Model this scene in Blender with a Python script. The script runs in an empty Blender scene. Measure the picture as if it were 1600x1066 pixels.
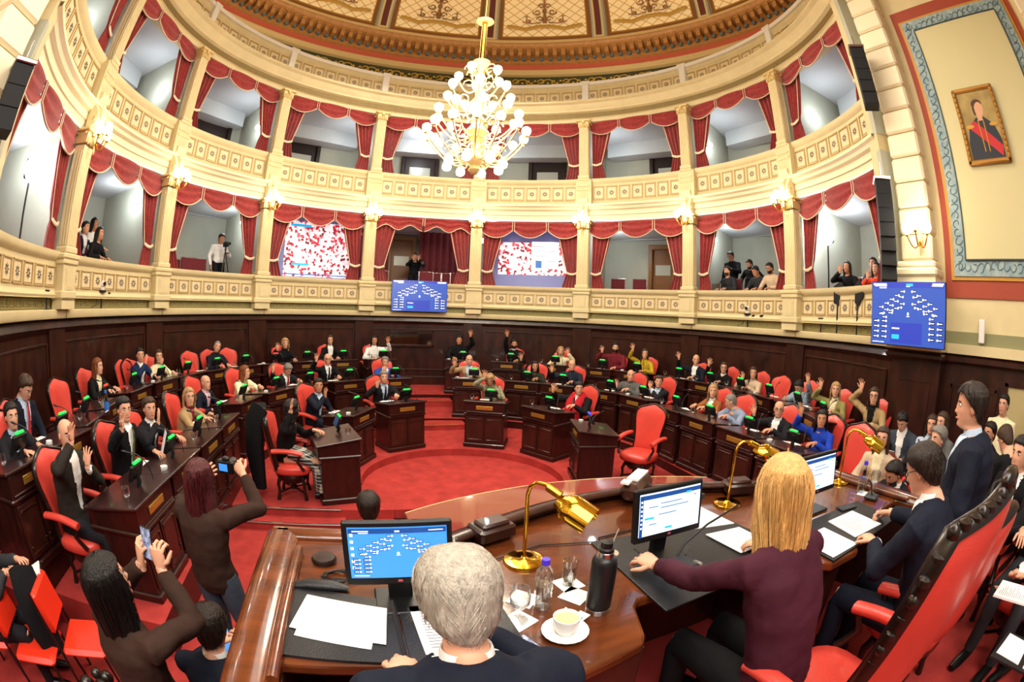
import bpy, math, random
import numpy as np
from mathutils import Vector, Matrix
random.seed(7); rng = np.random.default_rng(11)
SC = bpy.context.scene; COL = SC.collection
PI = math.pi; R = math.radians
# ---------------------------------------------------------------- camera (fisheye lens, hand held high behind the presiding desk)
cd = bpy.data.cameras.new('camera'); cam = bpy.data.objects.new('camera', cd); COL.objects.link(cam)
cd.type = 'PANO'; cd.sensor_width = 36.0; cd.sensor_fit = 'HORIZONTAL'; cd.clip_start = .02; cd.clip_end = 200
try:
    cd.cycles.panorama_type = 'FISHEYE_EQUISOLID'; cd.cycles.fisheye_lens = 16.133; cd.cycles.fisheye_fov = PI
except Exception:
    pass
try:
    cd.panorama_type = 'FISHEYE_EQUISOLID'; cd.fisheye_lens = 16.133; cd.fisheye_fov = PI
except Exception:
    pass
AX = -.3118; PITCH = .057754; ROLL = .0388631
def _ax(v):
    c, s = math.cos(AX), math.sin(AX); return Vector((v[0]*c-v[1]*s, v[0]*s+v[1]*c, v[2]))
cp, sp, cr, sr = math.cos(PITCH), math.sin(PITCH), math.cos(ROLL), math.sin(ROLL)
Fv = _ax((0, cp, -sp)); U0 = (0, sp, cp)
Rv = _ax((cr, sr*U0[1], sr*U0[2])); Uv = _ax((-sr, cr*U0[1], cr*U0[2]))
mw = Matrix((Rv, Uv, -Fv)).transposed().to_4x4(); mw.translation = Vector((-1.3435, -6.266, 2.42)); cam.matrix_world = mw
SC.camera = cam
# ---------------------------------------------------------------- world, exposure, big lights
w = bpy.data.worlds.new('world'); SC.world = w; w.use_nodes = True
w.node_tree.nodes['Background'].inputs[0].default_value = (1.0, .93, .82, 1); w.node_tree.nodes['Background'].inputs[1].default_value = .35
SC.view_settings.view_transform = 'Standard'; SC.view_settings.look = 'None'; SC.view_settings.gamma = 1; SC.view_settings.use_curve_mapping = False
SC.view_settings.exposure = 0.0
SC.cycles.use_denoising = True; SC.cycles.max_bounces = 6; SC.cycles.diffuse_bounces = 3; SC.cycles.glossy_bounces = 3
SC.cycles.transmission_bounces = 5; SC.cycles.transparent_max_bounces = 6; SC.cycles.sample_clamp_indirect = 4
SC.cycles.caustics_reflective = False; SC.cycles.caustics_refractive = False
def light(kind, loc, power, color, size=.1, rot=None, name='lamp_or_fill_light', sy=None):
    d = bpy.data.lights.new(name, kind); d.energy = power; d.color = color
    if kind == 'AREA':
        d.size = size
        if sy: d.shape = 'RECTANGLE'; d.size_y = sy
    else: d.shadow_soft_size = size
    o = bpy.data.objects.new(name, d); COL.objects.link(o); o.location = loc
    if rot: o.rotation_euler = rot
    return o
WARM = (1.0, .89, .72); COOL = (.86, .93, 1.0)
light('POINT', (0, 0, 5.3), 900, WARM, .7)                       # the chandelier's globes together
light('AREA', (0, 2.5, 9.2), 330, (1, .92, .8), 5, (0, 0, 0))     # added soft fill over the hall, no fixture of its own
light('AREA', (0, -2.5, 9.0), 420, (1, .92, .8), 4, (0, 0, 0))  # second added hall fill, toward the presiding end
light('AREA', (-1, -7.4, 6.2), 360, (1, .94, .86), 3.2, (R(28), 0, 0))   # added out-of-view fill that brightens the presiding platform
light('AREA', (-3.6, -8.2, 5.6), 150, (1, .94, .86), 2, (R(35), 0, R(20)))  # smaller added platform fill from the left rear
light('AREA', (0, 0, 9.7), 900, (1, .9, .74), 11, (PI, 0, 0))       # added upward fill to brighten the dome, no lamp stands there
# ---------------------------------------------------------------- colours and materials
def lin(h):
    if isinstance(h, str):
        h = h.lstrip('#'); c = [int(h[i:i+2], 16)/255 for i in (0, 2, 4)]
    else: c = h
    return tuple((x/12.92 if x <= .04045 else ((x+.055)/1.055)**2.4) for x in c) + (1,)
MATS = {}
def mat(name, col, rough=.5, metal=0, spec=.5, bump=0, bscale=40, var=0, vscale=6, emit=0, ecol=None, trans=0, ior=1.45, stretch=None, coat=0, col2=None, sheen=0):
    if name in MATS: return MATS[name]
    m = bpy.data.materials.new(name); m.use_nodes = True; nt = m.node_tree; b = nt.nodes['Principled BSDF']
    b.inputs['Base Color'].default_value = lin(col); b.inputs['Roughness'].default_value = rough; b.inputs['Metallic'].default_value = metal
    b.inputs['Specular IOR Level'].default_value = spec; b.inputs['IOR'].default_value = ior
    b.inputs['Transmission Weight'].default_value = trans; b.inputs['Coat Weight'].default_value = coat
    if sheen: b.inputs['Sheen Weight'].default_value = sheen
    if emit:
        b.inputs['Emission Color'].default_value = lin(ecol or col); b.inputs['Emission Strength'].default_value = emit
    if var or bump:
        tc = nt.nodes.new('ShaderNodeTexCoord'); mp = nt.nodes.new('ShaderNodeMapping'); nt.links.new(tc.outputs['Object'], mp.inputs[0])
        if stretch: mp.inputs['Scale'].default_value = stretch
    if var:
        n = nt.nodes.new('ShaderNodeTexNoise'); n.inputs['Scale'].default_value = vscale; n.inputs['Detail'].default_value = 5
        nt.links.new(mp.outputs[0], n.inputs['Vector'])
        r = nt.nodes.new('ShaderNodeValToRGB'); r.color_ramp.elements[0].position = .32; r.color_ramp.elements[1].position = .68
        c = lin(col); c2 = lin(col2) if col2 else tuple(min(1, x*(1+var)) for x in c[:3])+(1,)
        r.color_ramp.elements[0].color = tuple(x*(1-var) for x in c[:3])+(1,) if not col2 else c; r.color_ramp.elements[1].color = c2
        nt.links.new(n.outputs[0], r.inputs[0]); nt.links.new(r.outputs[0], b.inputs['Base Color'])
    if bump:
        n2 = nt.nodes.new('ShaderNodeTexNoise'); n2.inputs['Scale'].default_value = bscale; n2.inputs['Detail'].default_value = 3
        nt.links.new(mp.outputs[0], n2.inputs['Vector'])
        bp = nt.nodes.new('ShaderNodeBump'); bp.inputs['Strength'].default_value = bump; bp.inputs['Distance'].default_value = .01
        nt.links.new(n2.outputs[0], bp.inputs['Height']); nt.links.new(bp.outputs[0], b.inputs['Normal'])
    MATS[name] = m; return m
wood = mat('dark mahogany', '#22100c', .3, var=.45, vscale=3, stretch=(2, 2, .8), coat=.25, col2='#3f1e15')
woodd = mat('desk mahogany', '#1d0c0a', .3, var=.4, vscale=7, stretch=(3, 3, .7), coat=.2, col2='#341410')
woodtop = mat('desk top wood', '#221110', .3, var=.3, vscale=9, coat=.3, col2='#33191a')
woodpres = mat('polished walnut', '#451f0e', .2, var=.4, vscale=4, stretch=(.7, 3, 3), coat=.5, col2='#6b3516')
woodblk = mat('near black carved wood', '#1a100c', .3, coat=.2)
cream = mat('cream stucco', '#dccb9c', .55, var=.05, vscale=3)
creaml = mat('light cream stucco', '#f2e3bd', .5)
creamd = mat('tan stucco', '#c9ac74', .55)
panelc = mat('pale panel', '#e6d2a8', .5)
linec = mat('panel line', '#8f7443', .6)
starc = mat('panel star', '#4d4238', .6)
gilt = mat('gilt', '#dfc588', .4, metal=.2)
giltd = mat('dull gilt', '#a8772f', .45, metal=.35)
greenk = mat('grey green band', '#8e8c63', .6)
keyc = mat('meander ochre', '#b7a468', .6)
redwall = mat('painted red band', '#a1442d', .6)
whitec = mat('white paint', '#f3efe6', .45)
red_v = mat('red velvet', '#8f2826', .8, var=.25, vscale=14, bump=.3, bscale=50, sheen=.3)
redd_v = mat('dark red velvet', '#6d1f26', .85, var=.2, vscale=12, sheen=.3)
fringe = mat('cream fringe', '#ead8b8', .8, bump=.4, bscale=200)
carpet = mat('red carpet', '#a83a36', .95, bump=.5, bscale=260, var=.18, vscale=5, spec=.1)
leather = mat('red leather', '#d04338', .36, bump=.12, bscale=120, var=.12, vscale=3, coat=.15)
leather2 = mat('orange red leather', '#e0331c', .38, bump=.1, bscale=90)
gwall = mat('gallery wall', '#b7b8a6', .8, var=.04, vscale=2)
gwallc = mat('gallery ceiling', '#cfd3d4', .8)
black = mat('black plastic', '#0c0c0d', .4)
blackm = mat('matt black', '#121214', .75)
dgrey = mat('dark grey plastic', '#2a2b2e', .45)
leatherb = mat('black leather', '#17181b', .45, bump=.2, bscale=160)
paper = mat('white paper', '#f4f2ee', .7)
ink = mat('printed ink', '#6a6a70', .8)
brass = mat('polished brass', '#e0b03a', .12, metal=1)
plate = mat('brass nameplate', '#c9a24a', .3, metal=.75)
steel = mat('steel', '#b8b8b8', .25, metal=1)
def glassmat(name, tint, k=1.45):
    m = bpy.data.materials.new(name); m.use_nodes = True; nt = m.node_tree; nt.nodes.clear()
    o = nt.nodes.new('ShaderNodeOutputMaterial'); mx = nt.nodes.new('ShaderNodeMixShader'); tr = nt.nodes.new('ShaderNodeBsdfTransparent'); gl = nt.nodes.new('ShaderNodeBsdfGlossy'); fr = nt.nodes.new('ShaderNodeLayerWeight')
    fr.inputs['Blend'].default_value = .35; gl.inputs['Roughness'].default_value = .04; tr.inputs[0].default_value = tint; gl.inputs[0].default_value = (1, 1, 1, 1)
    nt.links.new(fr.outputs['Facing'], mx.inputs[0]); nt.links.new(tr.outputs[0], mx.inputs[1]); nt.links.new(gl.outputs[0], mx.inputs[2]); nt.links.new(mx.outputs[0], o.inputs[0]); MATS[name] = m; return m
glass = glassmat('clear glass', (.93, .95, .96, 1)); glassmat('water', (.9, .94, .96, 1))
china = mat('white china', '#f2f0ec', .15)
globe = mat('lit lamp globe', '#fff3da', .4, emit=10, ecol='#fff0cf')
globec = mat('lit cold lamp globe', '#f2f6ff', .4, emit=12, ecol='#eef4ff')
led_g = mat('green light', '#19d34a', .4, emit=2.2, ecol='#12c83e')
led_r = mat('red light', '#ee3333', .4, emit=2.2, ecol='#ff3020')
led_b = mat('blue light', '#3333ff', .4, emit=3, ecol='#2b35ff')
# ---------------------------------------------------------------- mesh helpers
def T(x=0, y=0, z=0, rz=0, rx=0, ry=0, s=1):
    m = Matrix.Translation((x, y, z)) @ Matrix.Rotation(rz, 4, 'Z') @ Matrix.Rotation(ry, 4, 'Y') @ Matrix.Rotation(rx, 4, 'X')
    if s != 1: m = m @ (Matrix.Scale(s, 4) if not isinstance(s, tuple) else Matrix.Diagonal(s+(1,)))
    return m
class MB:
    def __init__(s): s.V = []; s.F = []; s.M = []; s.n = 0
    def add(s, V, F, m=0, X=None):
        V = np.asarray(V, float)
        if X is not None:
            A = np.array(X); V = V @ A[:3, :3].T + A[:3, 3]
        s.V.append(V); n = s.n
        s.F += [tuple(i+n for i in f) for f in F]; s.M += [m]*len(F); s.n += len(V); return s
    def box(s, x, y, z, sx, sy, sz, X=None, m=0, b=0):
        a, c, d = sx/2, sy/2, sz/2
        if b:
            b = min(b, a*.9, c*.9, d*.9)
            V = []; 
            for k in (-1, 1):
                for j in (-1, 1):
                    for i in (-1, 1):
                        V += [(x+i*(a-b), y+j*(c-b), z+k*d), (x+i*(a-b), y+j*c, z+k*(d-b)), (x+i*a, y+j*(c-b), z+k*(d-b))]
            def q(i, j, k, t): return 3*((i > 0)+2*(j > 0)+4*(k > 0))+t
            F = [(q(-1,-1,-1,0), q(-1,1,-1,0), q(1,1,-1,0), q(1,-1,-1,0)), (q(-1,-1,1,0), q(1,-1,1,0), q(1,1,1,0), q(-1,1,1,0)),
                 (q(-1,-1,-1,1), q(1,-1,-1,1), q(1,-1,1,1), q(-1,-1,1,1)), (q(-1,1,-1,1), q(-1,1,1,1), q(1,1,1,1), q(1,1,-1,1)),
                 (q(-1,-1,-1,2), q(-1,-1,1,2), q(-1,1,1,2), q(-1,1,-1,2)), (q(1,-1,-1,2), q(1,1,-1,2), q(1,1,1,2), q(1,-1,1,2))]
            for k in (-1, 1):
                for j in (-1, 1): F.append((q(-1,j,k,0), q(1,j,k,0), q(1,j,k,1), q(-1,j,k,1)))
                for i in (-1, 1): F.append((q(i,-1,k,0), q(i,1,k,0), q(i,1,k,2), q(i,-1,k,2)))
            for j in (-1, 1):
                for i in (-1, 1): F.append((q(i,j,-1,1), q(i,j,1,1), q(i,j,1,2), q(i,j,-1,2)))
            for k in (-1, 1):
                for j in (-1, 1):
                    for i in (-1, 1): F.append((q(i,j,k,0), q(i,j,k,1), q(i,j,k,2)))
            return s.add(V, F, m, X)
        V = [(x+i*a, y+j*c, z+k*d) for k in (-1, 1) for j in (-1, 1) for i in (-1, 1)]
        return s.add(V, [(0,2,3,1), (4,5,7,6), (0,1,5,4), (2,6,7,3), (0,4,6,2), (1,3,7,5)], m, X)
    def grid(s, P, cu=False, cv=False, m=0, X=None, cap=False):
        P = np.asarray(P, float); a, b = P.shape[:2]; F = []
        for i in range(a if cu else a-1):
            for j in range(b if cv else b-1):
                i2, j2 = (i+1) % a, (j+1) % b
                F.append((i*b+j, i*b+j2, i2*b+j2, i2*b+j))
        if cap: F += [tuple(range(b))[::-1], tuple((a-1)*b+j for j in range(b))]
        return s.add(P.reshape(-1, 3), F, m, X)
    def tube(s, path, r, n=8, m=0, X=None, cap=True, flat=None):
        P = np.asarray(path, float); k = len(P); r = np.broadcast_to(np.asarray(r, float), (k,)) if np.ndim(r) < 2 else np.asarray(r)
        Tn = np.gradient(P, axis=0); Tn /= np.linalg.norm(Tn, axis=1)[:, None]+1e-9
        up = np.array([0, 0, 1.]) if abs(Tn[0][2]) < .9 else np.array([1., 0, 0])
        if flat is not None: up = np.asarray(flat, float)
        rings = []; N = up
        for i in range(k):
            N = N-Tn[i]*(N@Tn[i]); N /= np.linalg.norm(N)+1e-9; B = np.cross(Tn[i], N)
            a = np.arange(n)*2*PI/n; ra, rb = (r[i], r[i]) if np.ndim(r[i]) == 0 else r[i]
            rings.append(P[i]+np.outer(np.cos(a)*ra, N)+np.outer(np.sin(a)*rb, B))
        return s.grid(rings, cv=True, m=m, X=X, cap=cap)
    def lathe(s, prof, n=16, m=0, X=None, cap=False, a0=0, a1=2*PI):
        full = abs(a1-a0-2*PI) < 1e-6
        A = a0+np.arange(n if full else n+1)*(a1-a0)/n
        P = [[(r*math.cos(a), r*math.sin(a), z) for a in A] for r, z in prof]
        return s.grid(P, cv=full, m=m, X=X, cap=cap)
    def ball(s, c, r, n=10, m=0, X=None):
        r = (r, r, r) if np.ndim(r) == 0 else r
        P = [[(c[0]+r[0]*math.sin(t)*math.cos(a), c[1]+r[1]*math.sin(t)*math.sin(a), c[2]-r[2]*math.cos(t)) for a in np.arange(n)*2*PI/n] for t in np.linspace(.05, PI-.05, max(4, n//2+1))]
        return s.grid(P, cv=True, m=m, X=X, cap=True)
    def prism(s, poly, z0, z1, m=0, X=None):
        n = len(poly); V = [(x, y, z0) for x, y in poly]+[(x, y, z1) for x, y in poly]
        return s.add(V, [tuple(range(n))[::-1], tuple(range(n, 2*n))]+[(i, (i+1) % n, n+(i+1) % n, n+i) for i in range(n)], m, X)
    def mesh(s, name, mats):
        me = bpy.data.meshes.new(name); V = np.concatenate(s.V) if s.V else np.zeros((0, 3))
        me.from_pydata(V.tolist(), [], s.F)
        for mm in (mats if isinstance(mats, (list, tuple)) else [mats]): me.materials.append(mm)
        me.polygons.foreach_set('material_index', s.M)
        return me
    def build(s, name, mats, parent=None, smooth=None, bevel=0, loc=None):
        me = s.mesh(name, mats)
        if smooth is not None:
            me.shade_smooth()
            if smooth < 180: me.set_sharp_from_angle(angle=R(smooth))
        o = bpy.data.objects.new(name, me); COL.objects.link(o)
        if parent: o.parent = parent
        if loc: o.location = loc
        if bevel:
            b = o.modifiers.new('bevel', 'BEVEL'); b.width = bevel; b.segments = 2; b.limit_method = 'ANGLE'
        return o
def tag(o, label=None, cat=None, group=None, kind=None):
    if label: o['label'] = label
    if cat: o['category'] = cat
    if group: o['group'] = group
    if kind: o['kind'] = kind
    return o
def empty(name, loc=(0, 0, 0), rz=0, label=None, cat=None, group=None):
    o = bpy.data.objects.new(name, None); COL.objects.link(o); o.location = loc; o.rotation_euler = (0, 0, rz); o.empty_display_size = .1
    return tag(o, label, cat, group)
def kids(o): return [c for c in bpy.data.objects if c.parent == o]
KID = {}
def copy_tree(o, loc=None, rz=None, label=None, group=None, parent=None):
    if o.name not in KID: KID[o.name] = list(o.children)
    c = o.copy(); COL.objects.link(c)
    if parent: c.parent = parent
    if loc is not None: c.location = loc
    if rz is not None: c.rotation_euler = (0, 0, rz)
    if label: c['label'] = label
    if group: c['group'] = group
    for ch in KID[o.name]: copy_tree(ch, parent=c)
    return c
def struct(name, mb, m, smooth=None, bevel=0):
    return tag(mb.build(name, m, smooth=smooth, bevel=bevel), kind='structure')
ORD = ['first', 'second', 'third', 'fourth', 'fifth', 'sixth', 'seventh', 'eighth', 'ninth', 'tenth', 'eleventh', 'twelfth', 'thirteenth']
def pol(rho, ang, z=0): return (rho*math.sin(R(ang)), rho*math.cos(R(ang)), z)
# ---------------------------------------------------------------- architecture
RR = 6.3; DA = 27.375; CA = [(k-3.5)*DA for k in range(8)]      # column angles
EDGE = 123.0
def ring(mb, prof, a0=-EDGE, a1=EDGE, n=96, m=0):
    P = [[(r*math.sin(R(a)), r*math.cos(R(a)), z) for a in np.linspace(a0, a1, n+1)] for r, z in prof]
    P = np.array(P)[:, ::-1]
    return mb.grid(P, m=m)
def rbox(mb, rho, ang, z, w, d, h, m=0, b=0):                     # box facing the hall centre
    return mb.box(0, 0, 0, w, d, h, X=T(*pol(rho, ang, z), rz=-R(ang)), m=m, b=b)
# floors
f = MB(); f.box(0, -3, -.3, 16, 20, .2); struct('floor', f, carpet)
def horseshoe(ri, xw, yend, ro=6.62, n=64):
    inn = [(-xw, yend)]+[(-ri if abs(xw-ri) < .01 else -xw, 0)]*0
    A = np.linspace(-95, 95, n); inn = [(-xw, yend)]+[(ri*math.sin(R(a)), ri*math.cos(R(a))) for a in A]+[(xw, yend)]
    B = np.linspace(95, -95, n); x2 = 6.6
    out = [(x2, yend)]+[(ro*math.sin(R(a)), ro*math.cos(R(a))) for a in B]+[(-x2, yend)]
    return inn, out
def tier(name, ri, xw, yend, z0, z1, riser):
    inn, out = horseshoe(ri, xw, yend)
    n = len(inn); mb = MB(); o = out[::-1]
    V = [(x, y, z1) for x, y in inn]+[(x, y, z1) for x, y in o]+[(x, y, z0) for x, y in inn]
    mb.add(V, [(i, i+1, n+i+1, n+i) for i in range(n-1)], 0)
    mb.add(V, [(2*n+i, 2*n+i+1, i+1, i) for i in range(n-1)], 1)
    for q in (0, n-1): mb.add([(inn[q][0], inn[q][1], z0), (inn[q][0], inn[q][1], z1), (o[q][0], o[q][1], z1), (o[q][0], o[q][1], z0)], [(0, 1, 2, 3)], 0)
    return struct(name, mb, [carpet, riser])
# level zero with the round sunken pit
mb = MB(); n = 96; A = np.linspace(0, 2*PI, n+1)[:-1]
def outer(a):
    dx, dy = math.sin(a), math.cos(a); t = 1e9
    if dy < 0: t = min(t, -1.03/dy)
    t = min(t, 6.6/(abs(dx)+1e-9), 6.6); return (dx*min(t, 6.6), dy*min(t, 6.6))
inner = []
for a in A:
    x, y = 1.5*math.sin(a), 1.5*math.cos(a); inner.append((x, max(y, -1.03)))
V = [(x, y, 0) for x, y in inner]+[(*outer(a), 0) for a in A]+[(x, y, -.2) for x, y in inner]
mb.add(V, [(i, (i+1) % n, n+(i+1) % n, n+i) for i in range(n)], 0)
mb.add(V, [(2*n+i, 2*n+(i+1) % n, (i+1) % n, i) for i in range(n)], 0)
for sx in (-1, 1): mb.add([(sx*1.09, -1.03, 0), (sx*6.6, -1.03, 0), (sx*6.6, -1.03, -.2), (sx*1.09, -1.03, -.2)], [(0, 1, 2, 3)], 0)
struct('floor_front_tier', mb, carpet)
mb = MB(); mb.lathe([(.01, -.125), (1.52, -.125)], 64); mb.box(0, -2.4, -.165, 3.1, 2.8, .08); struct('floor_pit', mb, carpet)
for sx in (-1, 1):
    s_ = MB(); s_.box(sx*2.45, -1.14, -.15, 1.5, .24, .1); st = s_.build('carpeted_step', carpet)
    tag(st, 'red carpeted step beside the %s end of the front row' % ('left' if sx < 0 else 'right'), 'step', 'red carpeted steps')
    for yy, zz in ((-1.03, .004), (-1.26, -.096)):
        q = MB(); q.box(sx*2.45, yy-.006, zz, 1.4, .035, .02, b=.006); q.build('nosing', steel, st)
tier('floor_middle_tier', 3.25, 3.1, -3.75, -.2, .15, woodd)
tier('floor_upper_tier', 4.85, 4.3, -4.2, 0, .38, woodd)
for i, (y0, z, w) in enumerate(((2.85, .075, .62), (4.45, .265, .62))):
    s_ = MB(); s_.box(0, y0+.22, z-.04, w*2.1, .5, .15); st = s_.build('carpeted_step', carpet)
    tag(st, 'red step in the centre aisle %s the middle row' % ('leading up to' if i == 0 else 'behind'), 'step', 'centre aisle steps')
    q = MB(); q.box(0, y0-.03, z+.03, w*1.6, .02, .015); q.build('nosing', plate, st)
mb = MB(); mb.box(.3, -7.2, .2, 4.3, 5.4, .8); struct('floor_platform', mb, carpet)
mb = MB(); mb.box(3.9, -6.4, -.03, 2.9, 4.8, .36); struct('floor_side_platform', mb, carpet)
# wainscot wall
mb = MB(); ring(mb, [(6.42, -.2), (6.42, 2.27)]); struct('wall_wainscot', mb, wood, 40)
mb = MB(); ring(mb, [(6.42, 2.27), (6.36, 2.24), (6.33, 2.14), (6.4, 2.1), (6.42, 2.05)], n=96)
ring(mb, [(6.42, .62), (6.37, .6), (6.37, .38), (6.42, .36)])
mb_w = mb; struct('baseboard_wainscot', mb, wood, 40)
mb = MB()
def frame_bars(mb, rho, a0, a1, z0, z1, t=.035, m=0):
    for (za) in (z0, z1): ring(mb, [(rho, za-t/2), (rho-.03, za-t/4), (rho-.03, za+t/4), (rho, za+t/2)], a0, a1, 8, m)
    for a in (a0, a1): rbox(mb, rho-.012, a, (z0+z1)/2, t, .03, z1-z0, m)
for k in range(9):
    c = (k-4)*DA; frame_bars(mb, 6.42, c-11, c+11, .8, 1.92)
for a in CA: rbox(mb, 6.4, a, 1.25, .5, .06, 1.9)
struct('trim_wainscot', mb, wood)
# ledge and meander band
mb = MB(); ring(mb, [(6.42, 2.27), (6.26, 2.27), (6.24, 2.3), (6.24, 2.385), (6.27, 2.4), (6.5, 2.4)], n=120)
for a in CA: rbox(mb, 6.235, a+1, 2.335, .012, .012, .13, 1)
struct('trim_ledge', mb, [cream, linec], 40)
mb = MB(); ring(mb, [(6.4, 2.4), (6.4, 2.56)], n=120)
struct('trim_green_band', mb, greenk, 40)
def meander(mb, rho, z0, h, n, a0=-EDGE, a1=EDGE):
    t = h*.09
    for i in range(n):
        a = a0+(i+.5)*(a1-a0)/n; wd = R((a1-a0)/n)*rho
        X = T(*pol(rho, a, z0), rz=-R(a))
        for (x0, x1, zz) in ((-.5, .5, .08), (-.4, .4, .92), (-.1, .4, .3), (-.1, .15, .65)):
            mb.box((x0+x1)/2*wd, 0, zz*h, (x1-x0)*wd, .008, t, X=X)
        for (xx, z1, z2) in ((-.4, .08, .92), (.4, .3, .92), (-.1, .3, .65)):
            mb.box(xx*wd, 0, (z1+z2)/2*h, t, .008, (z2-z1)*h, X=X)
mb = MB(); meander(mb, 6.39, 2.415, .13, 118); struct('trim_meander', mb, keyc)
# parapet section: one built, the rest are copies
def star(mb, x, y, z, r, m):
    for i in range(8):
        a = i*PI/4; c, s = math.cos(a), math.sin(a)
        q = [(.15, 0), (.55, .17), (1, 0), (.55, -.17)]
        mb.add([(x+r*(u*c-v*s), y, z+r*(u*s+v*c)) for u, v in q], [(0, 1, 2, 3)], m)
def make_parapet(rho, z0, half, n, ph, full):
    """the solid run of one bay with its square panels; z0 = bottom of the panel zone"""
    e = empty('balcony_parapet'); b = MB()
    prof = [(rho+.1, z0-.14), (rho-.03, z0-.14), (rho-.05, z0-.1), (rho, z0-.04), (rho, z0+ph+.06), (rho-.05, z0+ph+.1), (rho-.07, z0+ph+.14), (rho-.07, z0+ph+.2), (rho+.16, z0+ph+.2), (rho+.16, z0-.14)]
    ring(b, prof, -half, half, 18); b.build('coping_and_wall', cream, e, 35)
    w = 2*half/n
    for i in range(n):
        a = -half+(i+.5)*w; q = MB(); pw = R(w)*rho*.84; X = T(*pol(rho, a, z0+ph/2), rz=-R(a))
        q.box(0, -.004, 0, pw*.88, .012, ph*.82, X=X, m=0)
        for sx in (-1, 1):
            q.box(sx*pw*.47, -.008, 0, pw*.06, .03, ph*.94, X=X, m=1); q.box(sx*pw*.4, -.012, 0, .006, .006, ph*.8, X=X, m=2)
            q.box(0, -.008, sx*ph*.45, pw, .03, ph*.05, X=X, m=1); q.box(0, -.012, sx*ph*.38, pw*.8, .006, .006, X=X, m=2)
        st = MB(); star(st, 0, -.014, 0, pw*.26, 3); q.add(np.concatenate(st.V), st.F, 3, X)
        q.build('panel', [panelc, creamd, linec, starc], e)
    return e
hb = DA/2-1.9
low = make_parapet(6.3, 2.7, hb, 7, .3, True)
tag(low, 'lower balcony parapet with square star panels, %s bay from the left' % ORD[0], 'balcony parapet', 'lower balcony parapets')
up = make_parapet(6.3, 5.62, hb, 7, .42, True)
tag(up, 'upper balcony parapet with square star panels, %s bay from the left' % ORD[0], 'balcony parapet', 'upper balcony parapets')
top = make_parapet(6.5, 8.84, DA/2, 8, .4, True)
tag(top, 'topmost parapet under the dome, %s bay from the left' % ORD[0], 'balcony parapet', 'topmost parapets')
for src, nm in ((low, 'lower balcony parapet with square star panels, %s bay from the left'), (up, 'upper balcony parapet with square star panels, %s bay from the left'), (top, 'topmost parapet under the dome, %s bay from the left')):
    for k in range(9):
        ang = -R((k-4)*DA)
        if k == 0: src.rotation_euler = (0, 0, ang)
        else: copy_tree(src, rz=ang, label=nm % ORD[k])
# continuous entablatures
mb = MB(); ring(mb, [(6.5, 2.56), (6.26, 2.56), (6.3, 2.6)], n=96); struct('trim_plinth', mb, cream, 40)
mb = MB()
ring(mb, [(6.6, 5.07), (6.32, 5.07), (6.32, 5.2), (6.29, 5.21), (6.29, 5.33), (6.22, 5.36), (6.2, 5.42), (6.14, 5.45), (6.14, 5.5), (6.28, 5.5)], n=96)
struct('trim_balcony_fascia', mb, creaml, 35)
mb = MB(); ring(mb, [(6.62, 5.03), (6.3, 5.03), (6.3, 5.075)], n=96); struct('trim_white_rail', mb, whitec)
mb = MB()
ring(mb, [(6.7, 8.05), (6.3, 8.05), (6.3, 8.16), (6.26, 8.18)], n=96, m=0)
ring(mb, [(6.26, 8.18), (6.26, 8.33)], n=96, m=1)
ring(mb, [(6.26, 8.33), (6.18, 8.36), (6.18, 8.42), (6.12, 8.5), (6.1, 8.58), (6.02, 8.62), (6.02, 8.68), (6.2, 8.72), (6.52, 8.74)], n=96, m=0)
struct('trim_main_cornice', mb, [cream, greenk], 35)
mb = MB(); meander(mb, 6.25, 8.19, .13, 130); struct('trim_upper_meander', mb, giltd)
mb = MB(); ring(mb, [(6.4, 9.4), (6.38, 9.42), (6.38, 9.5), (6.44, 9.52), (6.68, 9.52)], n=96)
for a in [(k-4.5)*DA for k in range(1, 9)]: rbox(mb, 6.44, a, 9.1, .2, .14, .62, b=.02); rbox(mb, 6.44, a, 9.46, .28, .2, .14, b=.02)
struct('trim_top_coping', mb, whitec, 40)
mb = MB(); ring(mb, [(6.75, 8.74), (8.95, 8.9)], n=96); struct('floor_top_gallery', mb, cream)
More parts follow.
